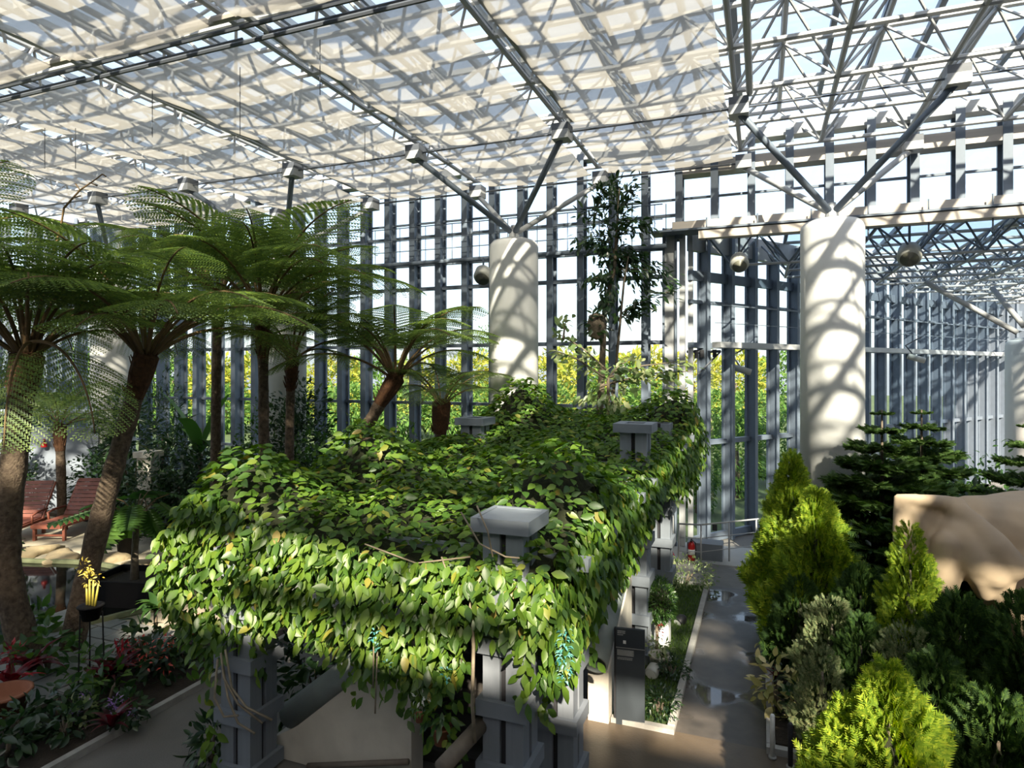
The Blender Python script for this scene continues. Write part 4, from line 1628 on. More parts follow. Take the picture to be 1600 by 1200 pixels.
darkshrub(660, 16.8, 672, 60, L_pale, 'pale brownish fern clump beside the small fern trunk', T_NARROW, 0.2, 0.4, 220)
darkshrub(735, 18.2, 668, 60, L_mid, 'low bush at the foot of the strutted column, left side', n=400)
darkshrub(320, 19, 690, 90, L_dark, 'dark bushy plant behind the vine at the left', n=700)
darkshrub(365, 18.5, 690, 90, L_dark, 'dark bushy plant between banana and slim trunks', n=600)
darkshrub(-30, 25, 560, 120, L_dark, 'tall dark shrub at the left edge behind the low wall', T_LEAFN, 0.15, 0.3, 900)
darkshrub(15, 26, 540, 110, L_dark, 'tall loose shrub at far left before the glass', T_LEAFN, 0.15, 0.3, 700)
darkshrub(280, 19.0, 735, 80, L_dark, 'dark shrub with small leaves left of the vine edge', n=600)
darkshrub(330, 17.0, 740, 60, L_mid, 'leafy shrub hidden behind the left end of the vine', n=400)
# banana plant
bp_ = Vector((at(312, 580, 19.5).x, at(312, 580, 19.5).y, 0.1))
ban = thing('banana_plant', 'banana plant with upright paddle leaves before the glass wall', 'plant', bp_)
MB().tube([(0, 0, 0), (0.02, 0, 2.0), (0.0, 0, 3.1)], [0.1, 0.08, 0.05], 10).build('stem', bark_m, ban, True)


def paddle(L, wd_, bend, seed):
    mb = MB()
    n = 10
    y = z = 0.0
    r = random.Random(seed)
    for i in range(n + 1):
        u = i / n
        el = math.radians(82 - bend * u)
        if i:
            y += L * math.cos(el) / n
            z += L * math.sin(el) / n
        ww = 0.015 if u < 0.2 else wd_ * 0.5 * math.sin(PI * min(1, (u - 0.12) / 0.88)) ** 0.6 * r.uniform(0.85, 1.05)
        mb.v += [(-ww, y, z + ww * 0.25), (0, y, z), (ww, y, z + ww * 0.25)]
    for i in range(n):
        a = i * 3
        mb.f += [(a, a + 1, a + 4, a + 3), (a + 1, a + 2, a + 5, a + 4)]
    return mb


for i, (az, L, wd_, bend) in enumerate(((2.2, 1.9, 0.42, 35), (-1.2, 1.8, 0.42, 30), (1.1, 1.6, 0.45, 105), (-2.0, 1.5, 0.45, 125), (3.6, 1.7, 0.4, 70))):
    o = paddle(L, wd_, bend, i).build('leaf', L_mid, ban, True)
    o.location = (0, 0, 2.2)
    o.scale = (1.25, 1.25, 1.25)
    o.rotation_euler = (0, 0, az)

# white urns on plinths
for (px, py, lab) in ((232, 720, 'white stone planter box among the shrubs right of the leaning trunk'), (365, 735, 'white stone planter box behind the vine left of the slim trunks')):
    p = at(px, py, 19.6)
    t = thing('stone_planter', lab, 'planter', (p.x, p.y, 0), 0.3, 'stone planters')
    MB().mm((-0.22, -0.22, 0), (0.22, 0.22, p.z + 0.12)).build('pedestal', concrete_cream, t)
    MB().mm((-0.3, -0.3, p.z + 0.12), (0.3, 0.3, p.z + 0.3)).build('rim', concrete_cream, t)

# low blue grey wall at far left with coping pipe
p = at(60, 690, 22.5)
lb = thing('garden_wall', 'low blue grey rendered wall behind the left lounger', 'wall', (p.x, p.y, 0), YAW)
MB().mm((-2.6, 0, 0), (2.1, 0.3, 3.0)).build('panel', bluewall_m, lb)
MB().tube([(-2.6, 0.1, 3.55), (2.1, 0.1, 3.55)], 0.11, 10).build('coping_pipe', mat('pale_blue_pipe', (0.45, 0.52, 0.56), 0.5), lb, True)
rf = MB().lathe([(0.0, -0.17), (0.10, -0.14), (0.09, -0.02), (0.03, 0.04), (0.055, 0.1), (0.0, 0.15)], 10).build('red_ornament', red_m)
rf.location = at(69, 692, 22.35)
tag(rf, 'small red ornament hanging on the low blue grey wall', 'ornament')

# ---- loungers
def lounger(base, rz, label, s=1.0):
    t = thing('lounger', label, 'lounger', base, rz, 'red brown slatted loungers')
    fr_ = MB()
    for sx in (-1, 1):
        o = MB().mm((sx * 0.33 - 0.025, -0.95, 0.30), (sx * 0.33 + 0.025, 0.25, 0.36)).build('side_rail', wood_red, t)
        for y in (-0.85, 0.15):
            MB().mm((sx * 0.33 - 0.03, y - 0.03, 0), (sx * 0.33 + 0.03, y + 0.03, 0.32)).build('leg', wood_red, t)
        MB().tube([(sx * 0.37, -0.35, 0.33), (sx * 0.38, -0.38, 0.52), (sx * 0.38, -0.2, 0.56), (sx * 0.38, 0.2, 0.56)], 0.028, 8).build('armrest', wood_red, t, True)
        b_ = MB().tube([(sx * 0.33, 0.1, 0.34), (sx * 0.33, 0.62, 1.12)], 0.03, 6).build('back_rail', wood_red, t)
    for k in range(8):
        MB().mm((-0.31, -0.93 + 0.13 * k, 0.36), (0.31, -0.93 + 0.13 * k + 0.115, 0.385)).build('seat_slat', wood_red, t)
    for k in range(9):
        u = (k + 0.5) / 9
        m4 = Matrix.Rotation(math.atan2(0.78, 0.52), 3, 'X')
        MB().box((0, 0.1 + 0.52 * u - 0.02, 0.36 + 0.78 * u + 0.02), (0.62, 0.088, 0.022), m4).build('back_slat', wood_red, t)
    MB().mm((-0.33, -0.97, 0.29), (0.33, -0.93, 0.37)).build('front_rail', wood_red, t)
    MB().mm((-0.33, -0.87, 0.1), (0.33, -0.83, 0.14)).build('stretcher', wood_red, t)
    t.scale = (s, s, s)
    return t


lounger(gnd(38, 836) + Vector((0, 0, 0)), YAW + 0.12, 'red brown slatted lounger half hidden by the left fern trunk', 1.32)
lounger(gnd(118, 830), YAW + 0.0, 'red brown slatted lounger with sun striped back between the fern trunks', 1.32)

# ---- philodendron on a trunk, big black pot, square black planter
def lobed_leaf(m, n=9):
    mb = MB()
    def add(p, q, r_, s):
        b_ = len(mb.v)
        mb.v.extend([p, q, r_, s])
        mb.f.append((b_, b_ + 1, b_ + 2, b_ + 3))
    for i in range(10):
        y0_, y1_ = 0.1 * i, 0.1 * i + 0.1
        L = 0.48 * math.sin(PI * (0.22 + 0.72 * i / 10)) ** 0.7
        for s in (-1, 1):
            ym = (y0_ + y1_) / 2
            add((0, y0_, 0), (s * L * 0.55, y0_ - 0.06 + 0.12 * i / 10, 0.03), (s * L, ym - 0.08 + 0.22 * i / 10, -0.06), (s * L * 0.5, y1_ + 0.0 + 0.1 * i / 10, 0.03))
            add((0, y0_, 0), (s * L * 0.5, y1_ + 0.0 + 0.1 * i / 10, 0.03), (0, y1_, 0), (0, (y0_ + y1_) / 2, 0))
    import bmesh
    me = mb.mesh('leaf', m, True)
    bm = bmesh.new()
    bm.from_mesh(me)
    bmesh.ops.remove_doubles(bm, verts=bm.verts, dist=0.001)
    bm.to_mesh(me)
    bm.free()
    return me


LOBE = lobed_leaf(L_mid)


def philodendron(label, base, h, nl, s, seed, m=None, lean=(0, 0)):
    t = thing('philodendron', label, 'plant', base, 0, 'lobed leaf plants')
    r = random.Random(seed)
    top = Vector((lean[0], lean[1], h))
    MB().tube([(0, 0, 0), (lean[0] * 0.2, lean[1] * 0.2, h * 0.5), tuple(top)], [0.1, 0.07, 0.06], 10).build('trunk', bark_m, t, True)
    for k in range(nl):
        a = 2.4 * k + r.uniform(-.3, .3)
        d = Vector((math.cos(a), math.sin(a), 0))
        st = top + d * r.uniform(0.3, 0.65) * s + Vector((0, 0, r.uniform(-0.1, 0.45) * s))
        lf = link('leaf', LOBE, t)
        MB().tube([tuple(top), tuple(top.lerp(st, 0.6) + Vector((0, 0, 0.08))), tuple(st)], 0.012, 5).build('leaf_stalk', stipe_m, t)
        q = Matrix.Rotation(a - PI / 2, 4, 'Z') @ Matrix.Rotation(math.radians(r.uniform(-55, -10)), 4, 'X')
        lf.matrix_local = Matrix.Translation(st) @ q @ Matrix.Scale(s * r.uniform(0.55, 0.8), 4)
    return t


pb_ = gnd(210, 935)
philodendron('philodendron with deeply cut leaves on a bare grey trunk above the black planter', (pb_.x, pb_.y, 0.2), 1.55, 11, 1.15, 4, lean=(-0.25, 0.25))
bpl = thing('planter_box', 'large square black planter box at the foot of the philodendron', 'planter', (pb_.x, pb_.y, 0), 0.25)
MB().mm((-0.75, -0.6, 0), (0.75, -0.55, 0.55)).build('side', pot_black, bpl)
MB().mm((-0.75, 0.55, 0), (0.75, 0.6, 0.55)).build('side', pot_black, bpl)
MB().mm((-0.75, -0.55, 0), (-0.7, 0.55, 0.55)).build('side', pot_black, bpl)
MB().mm((0.7, -0.55, 0), (0.75, 0.55, 0.55)).build('side', pot_black, bpl)
MB().mm((-0.7, -0.55, 0.2), (0.7, 0.55, 0.42)).build('earth', soil, bpl)
tp = gnd(200, 868)
bpt = thing('tall_pot', 'tall black tapered pot with yellow green leaves beside the boulder', 'pot', (tp.x, tp.y, 0))
pot(bpt, 0.32, 0.85, pot_black)
V, F = leaf_cloud(120, (0.4, 0.4, 0.25), T_LEAF, 0.12, 0.3, L_mid, 77)
o = link('foliage', np_mesh('foliage', V + np.array([0, 0, 0.95]), F, L_mid), bpt)
o['kind'] = 'stuff'

# ---- small lit pot on a tall stand
sp_ = gnd(142, 1078)
st_ = thing('orchid_stand', 'black pot on a tall wire stand with yellow stalks and pale flowers', 'plant stand', (sp_.x, sp_.y, 0))
zp = at(140, 957, 10.0).z
for a in (0.5, 2.6, 4.7):
    MB().tube([(0.2 * math.cos(a), 0.2 * math.sin(a), 0), (0.17 * math.cos(a), 0.17 * math.sin(a), zp)], 0.012, 6).build('leg', black_m, st_)
MB().lathe([(0.12, zp - 0.12), (0.17, zp + 0.08), (0.19, zp + 0.08), (0.19, zp + 0.1), (0.15, zp + 0.1)], 18).build('pot', pot_black, st_, True)
ycol = mat('yellow_stalk', (0.42, 0.36, 0.06), 0.5, 0.1, 5)
for (dx, dz, tx) in ((-0.08, 0.42, -0.1), (-0.02, 0.5, -0.03), (0.04, 0.5, 0.06), (0.09, 0.45, 0.17)):
    MB().tube([(dx, 0, zp + 0.08), (tx, 0, zp + dz)], [0.022, 0.012], 7).build('stalk', ycol, st_, True)
for j, (dx, dz, nn_) in enumerate(((-0.12, 0.68, 30), (-0.05, 0.52, 26), (0.13, 0.55, 12))):
    V, F = leaf_cloud(nn_, (0.1, 0.1, 0.12), T_SMALL, 0.05, 0.09, L_yellow, 90 + j, 0.3)
    link('blossom', np_mesh('blossom', V + np.array([dx, 0, zp + dz]), F, L_yellow), st_)

# ---- left bed: bromeliads, begonias, lilac flowers, broad leaves
BED = [
    ('rosette', 18, 1065, 'red', 0.42, 'bright red bromeliad at the lower left corner with strappy leaves'),
    ('rosette', 50, 1040, 'redd', 0.5, 'dark red leafed cordyline behind the lower left bromeliad'),
    ('rosette', 172, 1055, 'redd', 0.48, 'dark red cordyline right of the wire stand'),
    ('rosette', 192, 1042, 'red', 0.35, 'bright red bromeliad behind the lilac flowers'),
    ('rosette', 175, 1130, 'redd', 0.3, 'small dark red rosette at the front of the bed'),
    ('rosette', 305, 985, 'red', 0.3, 'red bromeliad beside the left edge of the vine'),
    ('broad', 30, 985, L_mid, 0.5, 'broad leaved green clump at the left edge of the bed'),
    ('broad', 75, 1020, L_mid, 0.42, 'broad leaved clump with pale veins between the fern trunks'),
    ('broad', 135, 1050, L_mid, 0.36, 'heart shaped leaf clump under the wire stand'),
    ('broad', 170, 1075, L_mid, 0.32, 'single large heart leaf clump right of the stand'),
    ('broad', 225, 1000, L_dark, 0.38, 'dark leaved clump behind the coral begonias'),
    ('broad', 285, 1010, L_dark, 0.35, 'dark leaved clump next to the hanging vine'),
    ('broad', 40, 1130, L_dark, 0.3, 'dark undergrowth in the lower left corner'),
    ('broad', 100, 1130, L_dark, 0.26, 'dark undergrowth at the front of the left bed'),
    ('broad', 130, 1105, L_pale, 0.2, 'silver striped small leaves at the front of the left bed'),
    ('broad', 90, 1100, L_dark, 0.3, 'dark leaved clump in front of the wire stand'),
    ('broad', 10, 1160, L_dark, 0.3, 'dark leaves cut off by the lower left corner'),
    ('flower', 200, 1110, L_lilac, 0.24, 'lilac flowering plant at the front of the left bed'),
    ('flower', 140, 1100, L_lilac, 0.2, 'smaller lilac flowering plant under the wire stand'),
    ('flower', 255, 1040, L_pink, 0.34, 'coral begonia with hanging flowers by the kerb'),
    ('flower', 225, 1020, L_pink, 0.24, 'small coral begonia left of the large one'),
    ('flower', 8, 845, L_yellow, 0.3, 'red and yellow flower clump by the left lounger'),
]
for i, (kind_, px, py, c_, s, lab) in enumerate(BED):
    g = gnd(px, py + 25, 0.08)
    if kind_ == 'rosette':
        rosette('bromeliad', lab, (g.x, g.y, 0.25), s * 1.45, 16, L_red if c_ == 'red' else leafmat('leaf_maroon', [(0, (0.035, 0.01, 0.014)), (1, (0.16, 0.015, 0.025))]) if 'leaf_maroon' not in MATS else L_red if c_ == 'red' else MATS['leaf_maroon'], 0.2, 75, i, 'plant', 'red leaved plants', (L_red, s * 1.1, s * 0.34, 40) if c_ == 'red' else None)
    elif kind_ == 'broad':
        shrub('broadleaf_plant', lab, g, (s * 1.1, s * 1.0, s * 0.9), c_, T_LEAF, 90, s * 0.32, s * 0.72, 300 + i, 'plant', 'broad leaved plants in the left bed', shell=0.35)
    else:
        flowering('flowering_plant', lab, g, (s, s, s * 1.0), L_dark, c_, 500 + i, 110, 60, s * 0.45, s * 0.22, 'flowering plants in the left bed')
# lit cane plant with pale leaves
g = gnd(243, 1020)
rosette('cane_plant', 'sunlit dracaena with a whorl of broad green leaves in the left bed', (g.x, g.y, 0.75), 0.5, 13, L_mid, 0.3, 95, 3)
MB().tube([(g.x, g.y, 0.05), (g.x, g.y, 0.8)], 0.03, 8).build('cane', bark_m, bpy.data.objects['cane_plant'], True).matrix_world = Matrix.Identity(4)
bpy.data.objects['cane'].matrix_parent_inverse = Matrix.Translation((-g.x, -g.y, -0.75))
# pots cut off at the left edge
tg = gnd(5, 1130)
tpot = thing('bowl_pot', 'shallow terracotta bowl cut off by the left edge', 'pot', (tg.x, tg.y, 0.1))
pot(tpot, 0.34, 0.35, terracotta)
# little shrub at bottom near left post
g = gnd(330, 1190, 0)
shrub('fern_shrub', 'small dark ferny shrub at the foot of the left pergola post', (g.x, g.y, 0), (0.28, 0.28, 0.3), L_dark, T_LEAFN, 120, 0.1, 0.25, 901, 'shrub')
# dark plants under the pergola behind the stair wall
g = at(500, 1010, 9.0)
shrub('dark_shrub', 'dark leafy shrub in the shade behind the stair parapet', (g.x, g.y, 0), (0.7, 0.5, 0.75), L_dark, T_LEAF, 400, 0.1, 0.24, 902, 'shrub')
# hanging pots by the stair opening
for (px, py, d, r_, lab, pm_) in ((655, 1120, 6.75, 0.05, 'small clay wall pot with white flowers at the stair opening', L_white), (690, 1145, 6.9, 0.11, 'hanging terracotta pot with pale green leaves at the stair opening', None)):
    p = at(px, py, d)
    t = thing('hanging_pot', lab, 'pot', p)
    pot(t, r_, r_ * 1.7, terracotta, -r_)
    V, F = leaf_cloud(40, (r_ * 1.6, r_ * 1.6, r_ * 1.8), T_LEAFN, r_ * 0.9, r_ * 1.8, L_mid, 33 + int(px), 0.3)
    o = link('foliage', np_mesh('foliage', V + np.array([0, 0, r_ * 2]), F, L_mid), t)
    o['kind'] = 'stuff'
    if pm_:
        V, F = leaf_cloud(16, (0.1, 0.08, 0.04), T_SMALL, 0.05, 0.08, pm_, 71, 0.3)
        link('blossom', np_mesh('blossom', V + np.array([0.02, 0, 0.2]), F, pm_), t)

# ================================================================== LAWN STRIP
n_ = 2600
gx_ = NP.uniform(-2.0, -1.25, n_)
gy_ = NP.uniform(9.2, 15.3, n_)
dr = np.stack([NP.normal(0, .35, n_), NP.normal(0, .35, n_), np.ones(n_)], -1)
V, F = scatter(T_NARROW, np.stack([gx_, gy_, np.full(n_, 0.025)], -1), frames(dr, norm(NP.normal(size=(n_, 3)))), NP.uniform(0.05, 0.1, n_))
o = link('grass', np_mesh('grass', V, F, L_grass))
tag(o, 'short green grass strip between pergola and wet path', 'grass', kind='stuff')
# ball topiary
tp = Vector((-1.72, 11.45, 0))
tb = thing('ball_topiary', 'clipped round green ball on a slim stem beside the pergola', 'topiary', tp)
V, F = leaf_cloud(2200, (0.31, 0.31, 0.34), T_NARROW, 0.06, 0.12, L_mid, 61, 0.75, 0.2, 0)
o = link('foliage', np_mesh('foliage', V + np.array([0, 0, 0.92]), F, L_mid), tb)
o['kind'] = 'stuff'
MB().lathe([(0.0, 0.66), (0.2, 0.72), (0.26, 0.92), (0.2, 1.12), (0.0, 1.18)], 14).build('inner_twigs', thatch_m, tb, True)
MB().tube([(0, 0, 0), (0, 0, 0.7)], 0.03, 8).build('stem', bark_m, tb, True)
wb_ = MB().mm((-1.92, 11.7, 0), (-1.55, 12.0, 0.75)).build('white_plinth', concrete_white)
tag(wb_, 'white painted plinth behind the ball topiary', 'plinth')
g = gnd(1070, 918)
shrub('variegated_bush', 'silvery variegated low bush at the far end of the lawn', (g.x, g.y, 0), (0.75, 0.5, 0.36), L_pale, T_SMALL, 900, 0.05, 0.11, 62)
for i, (px, py, s, lab) in enumerate(((1030, 1110, 0.3, 'dark green low bush beside the information sign'), (1050, 1050, 0.26, 'dark green low bush at the lawn kerb by the lamp'), (1045, 905, 0.2, 'tiny shrub by the far pergola post'))):
    g = gnd(px, py + 10)
    shrub('low_bush', lab, (g.x, g.y, 0), (s, s, s * 0.8), L_dark, T_SMALL, 420, 0.05, 0.1, 70 + i, group='low bushes on the lawn')


def spot(px, py, d, label, face, m):
    p = at(px, py, d)
    t = thing('garden_spotlight', label, 'lamp', (p.x, p.y, 0), 0, 'garden spotlights')
    hd = MB().lathe([(0.05, 0.14), (0.1, 0.08), (0.11, -0.08), (0.085, -0.1)], 18).build('head', m, t, True)
    hd.location = (0, 0, p.z)
    hd.rotation_euler = face
    ln = MB().lathe([(0.085, -0.101), (0.02, -0.103)], 18).build('lens', white_m, t)
    ln.location = (0, 0, p.z)
    ln.rotation_euler = face
    MB().tube([(0, 0.05, 0), (0, 0.03, p.z)], 0.015, 6).build('stake', black_m, t)


spot(1063, 970, 12.6, 'black spotlight on the lawn seen from behind', (math.radians(70), 0, 2.6), black_m)
spot(1020, 1048, 10.4, 'round spotlight with a white face among the pots', (math.radians(-75), 0, -0.2), lamp_m)
spot(1040, 1025, 10.9, 'black spotlight tucked behind the flower pot', (math.radians(75), 0, -2.0), black_m)
p = at(1030, 1060, 10.6)
t = thing('flower_pot', 'round pale pot with red flowers beside the white faced spotlight', 'pot', (p.x, p.y, 0))
pot(t, 0.17, 0.32, concrete_cream)
V, F = leaf_cloud(90, (0.2, 0.2, 0.16), T_SMALL, 0.06, 0.12, L_pale, 63, 0.3)
o = link('foliage', np_mesh('foliage', V + np.array([0, 0, 0.42]), F, L_pale), t)
o['kind'] = 'stuff'
V, F = leaf_cloud(24, (0.05, 0.05, 0.12), T_SMALL, 0.04, 0.07, L_red, 64, 0.3)
link('blossom', np_mesh('blossom', V + np.array([0, 0.05, 0.68]), F, L_red), t)
p = at(1042, 855, 16.2)
t = thing('poinsettia_pot', 'small pot with red and white flowers at the far pergola post', 'pot', (p.x, p.y, 0))
pot(t, 0.14, 0.3, terracotta)
V, F = leaf_cloud(50, (0.16, 0.16, 0.2), T_SMALL, 0.06, 0.12, L_red, 65, 0.3)
link('blossom', np_mesh('blossom', V + np.array([0, 0, 0.5]), F, L_red), t)

# ================================================================== RIGHT BED: conifers
def cypress(label, base, h, r, m, seed, n=1500, s=0.3, cat='conifer', lean=0.0, group='conifers in the right bed', fat=0.75):
    rr = np.random.default_rng(seed)
    t = thing('cypress', label, cat, base, 0, group)
    n = int(n * 1.5)
    u = 1 - (rr.uniform(0, 1, n) ** 0.66) * 0.99
    a = rr.uniform(0, 2 * PI, n)
    lump = 1 + 0.22 * np.sin(3 * a + 5 * u * 3 + seed) + 0.12 * np.sin(7 * a - 9 * u)
    rad = r * (np.minimum(1, (1 - u) ** fat * 1.15)) * lump * (0.72 + 0.28 * rr.uniform(0, 1, n))
    pos = np.stack([rad * np.cos(a), rad * np.sin(a), 0.08 * h + 0.90 * h * u], -1)
    d = np.stack([np.cos(a) * 0.75, np.sin(a) * 0.75, 0.75 + 0.6 * u], -1) + rr.normal(0, 0.22, (n, 3))
    nn = np.stack([np.cos(a + 1.2) , np.sin(a + 1.2), 0.3 * np.ones(n)], -1) + rr.normal(0, 0.5, (n, 3))
    V, F = scatter(T_SPRAY, pos, frames(d, norm(nn)), s * rr.uniform(0.7, 1.25, n) * (1 - 0.45 * u))
    o = link('foliage', np_mesh('foliage', V, F, m), t)
    o['kind'] = 'stuff'
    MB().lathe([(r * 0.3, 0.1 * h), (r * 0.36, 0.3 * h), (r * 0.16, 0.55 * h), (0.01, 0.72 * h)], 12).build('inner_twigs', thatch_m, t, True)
    MB().tube([(0, 0, 0), (0, 0, 0.75 * h)], [0.06, 0.015], 8).build('trunk', bark_m, t, True)
    return t


def cyp(px, top, d, wpx, m, label, seed, n=1500, s=0.3, fat=0.75, base=None):
    p = at(px, top, d)
    return cypress(label, (p.x, p.y, 0.05), p.z - 0.05, wpx / 2000 * d, m, seed, n, s, fat=fat)


cyp(1236, 706, 12.2, 100, L_gold, 'tall narrow golden cypress left of the pair by the wet path', 1, 2000, 0.34)
cyp(1275, 765, 11.3, 130, L_gold, 'broad golden cypress right of the pair by the wet path', 2, 2600, 0.34)
cyp(1388, 1035, 5.9, 250, L_gold, 'large yellow green cypress in the front right, nearest the camera', 3, 2600, 0.26, fat=0.8)
cyp(1325, 1085, 6.1, 170, L_gold, 'yellow green cypress at the bottom edge left of the nearest one', 9, 1500, 0.24, fat=0.8)
cyp(1422, 815, 9.2, 85, L_gold, 'slim yellow green cypress in front of the tan sculpture', 4, 1300, 0.22, fat=0.5)
cyp(1300, 935, 9.6, 95, L_sage, 'grey green juniper column below the golden cypresses', 5, 1700, 0.16, fat=0.35)
cyp(1415, 975, 8.2, 100, L_sage, 'sunlit grey brown juniper below the tan sculpture', 6, 1500, 0.16, fat=0.35)
cyp(1345, 880, 9.8, 120, L_pine, 'dark green cypress between the golden pair and the sculpture', 7, 1500, 0.26)
cyp(1500, 925, 8.0, 130, L_pine, 'dark conifer below the muzzle of the tan sculpture', 8, 1700, 0.26, fat=0.5)
cyp(1605, 925, 7.4, 150, L_pine, 'dark conifer at the right edge below the sculpture', 10, 1700, 0.26, fat=0.5)
cyp(1465, 1020, 6.8, 150, L_pine, 'dark bushy conifer behind the nearest cypress', 11, 1500, 0.24, fat=0.5)
cyp(1560, 1085, 6.2, 190, L_pine, 'dark bushy conifer in the lower right corner', 12, 1800, 0.24, fat=0.5)
cyp(1345, 960, 8.6, 90, L_pine, 'dark low conifer between the two junipers', 13, 1000, 0.22, fat=0.5)
cyp(1285, 1010, 8.4, 70, L_sage, 'small olive juniper above the bottom cypress', 14, 700, 0.14, fat=0.4)
cyp(1250, 900, 10.6, 80, L_pine, 'dark low conifer under the golden pair', 15, 900, 0.24, fat=0.5)


# Norfolk pine: tiers of flat branches
def pine_branch(seed):
    rr = np.random.default_rng(seed)
    st = MB()
    st.tube([(0, 0, 0), (0, 0.5, 0.03), (0, 1.0, 0.12)], [0.02, 0.014, 0.006], 5)
    P2, D2, N2 = [], [], []
    for i in range(26):
        y = 0.14 + 0.86 * i / 25
        for s in (-1, 1):
            L = 0.36 * math.sin(PI * min(1, 0.25 + 0.72 * y)) + 0.05
            m_ = 4
            dv = np.array([s * 0.85, 0.6, -0.12])
            for k2 in range(m_):
                q = k2 / m_
                P2.append(np.array([0, y, 0.12 * y * y]) + dv * L * q)
                D2.append(dv + rr.normal(0, 0.25, 3) + np.array([0, 0, 0.25]))
                N2.append(np.array([0, 0, 1.0]) + rr.normal(0, 0.4, 3))
    P2, D2, N2 = map(np.array, (P2, D2, N2))
    V, F = scatter(T_SPRAY, P2, frames(D2, norm(N2)), rr.uniform(0.19, 0.33, len(P2)))
    return np_mesh('branch', V, F, L_tier), st.mesh('branch_wood', bark_m, True)


PB = [pine_branch(s) for s in (1, 2)]


def norfolk(label, base, h, r, seed, tiers=11):
    t = thing('norfolk_pine', label, 'conifer', base, 0, 'tiered pines')
    rr = random.Random(seed)
    MB().tube([(0, 0, 0), (0, 0, h)], [0.08, 0.015], 8).build('trunk', bark_m, t, True)
    for k in range(tiers):
        u = k / (tiers - 1)
        z = h * (0.12 + 0.86 * u)
        L = r * (1 - 0.88 * u ** 1.25)
        nb = 9 if u < 0.8 else 6
        for j in range(nb):
            me, wd2 = PB[(j + k) % 2]
            o = link('branch', me, t)
            a = 2 * PI * j / nb + k * 0.5 + rr.uniform(-.15, .15)
            o.matrix_local = Matrix.Translation((0, 0, z)) @ Matrix.Rotation(a, 4, 'Z') @ Matrix.Rotation(math.radians(rr.uniform(-4, 8)), 4, 'X') @ Matrix.Scale(L * rr.uniform(0.9, 1.1), 4)
            w2 = link('branch_wood', wd2, o)
    return t


p = at(1378, 640, 12.6)
norfolk('tiered dark green pine in front of the wide column', (p.x, p.y, 0.05), p.z - 0.05, 1.7, 1)
p = at(1440, 640, 14.6)
norfolk('tiered green pine behind and right of the one by the column', (p.x, p.y, 0.05), p.z - 0.05, 1.75, 2)
p = at(1605, 660, 11.6)
norfolk('tiered pine cut off by the right edge above the tan sculpture', (p.x, p.y, 0.05), p.z - 0.05, 1.3, 3)
p = at(1530, 690, 15.5)
shrub('shrub', 'leafy green shrub before the annex fins right of the pines', (p.x, p.y, 0), (0.9, 0.8, 1.7), L_mid, T_LEAF, 800, 0.1, 0.2, 111)
p = at(1510, 735, 12.5)
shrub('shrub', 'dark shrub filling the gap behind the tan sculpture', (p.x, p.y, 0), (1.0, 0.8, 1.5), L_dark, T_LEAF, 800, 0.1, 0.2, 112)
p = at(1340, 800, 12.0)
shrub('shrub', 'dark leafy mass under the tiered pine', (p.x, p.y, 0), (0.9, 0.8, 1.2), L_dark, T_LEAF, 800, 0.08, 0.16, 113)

# path-side small plants
for i, (px, py, s, kind_, lab) in enumerate((
        (1217, 1095, 0.36, 'cream', 'cream and green croton beside the path at the front'),
        (1246, 1112, 0.26, 'dark', 'dark leaved plant below the cream croton'),
        (1215, 930, 0.28, 'dark', 'dusky purple leaved plant at the path under the golden cypress'),
        (1210, 970, 0.25, 'redr', 'red stemmed croton by the path kerb'),
        (1210, 1005, 0.26, 'cream', 'small cream leaved croton by the path kerb'),
        (1212, 1040, 0.2, 'redr', 'spiky red rosette by the path kerb'),
        (1242, 1060, 0.25, 'dark', 'dark shrublet between the rosette and the cream croton'))):
    g = gnd(px, py + 18, 0.06)
    if kind_ == 'redr':
        rosette('croton', lab, g, s * 1.5, 10, L_red, 0.1, 70, i, 'plant', 'small plants by the path')
    else:
        shrub('croton', lab, g, (s, s, s * 1.2), L_cream if kind_ == 'cream' else L_dark, T_LEAF, 110, s * 0.3, s * 0.6, 130 + i, 'plant', 'small plants by the path', shell=0.3)
for (px, py, m, lab) in ((1207, 1160, white_m, 'short white post at the kerb corner'), (1235, 1175, slot_m, 'short dark post beside the white one')):
    g = gnd(px, py + 25)
    h = 0.55
    t = thing('bollard', lab, 'post', (g.x, g.y, 0), 0, 'short posts at the kerb')
    MB().lathe([(0.03, 0), (0.03, h), (0.02, h + 0.02)], 12).build('shaft', m, t, True)
    MB().lathe([(0.05, 0), (0.05, 0.03)], 12).build('foot', kerb_m, t, True)

# ================================================================== TAN SCULPTURE
def lump(mb, c, r, rot=None, nu=16, nv=10):
    b_ = len(mb.v)
    for i in range(nv + 1):
        th = PI * i / nv
        for j in range(nu):
            a = 2 * PI * j / nu
            p = Vector((r[0] * math.sin(th) * math.cos(a), r[1] * math.sin(th) * math.sin(a), r[2] * math.cos(th)))
            if rot is not None:
                p = rot @ p
            mb.v.append((p.x + c[0], p.y + c[1], p.z + c[2]))
    for i in range(nv):
        for j in range(nu):
            a0, a1 = b_ + i * nu + j, b_ + i * nu + (j + 1) % nu
            mb.f.append((a0, a0 + nu, a1 + nu, a1))


SD = 9.6
so = at(1500, 850, SD)
so.z = 0
sc_ = thing('animal_sculpture', 'large smooth tan animal sculpture rising behind the conifers at right', 'sculpture', so)


def sp3(px, py, dd=0.0):
    return at(px, py, SD + dd) - so


def chain(mb, pts, n=7):
    """pts: (px,py,dd,radius px)"""
    for a, c in zip(pts[:-1], pts[1:]):
        for k2 in range(n):
            t = k2 / n
            q = [a[i] + (c[i] - a[i]) * t for i in range(4)]
            r = q[3] / 1000 * SD
            lump(mb, sp3(q[0], q[1], q[2]), (r, r, r), None, 12, 8)


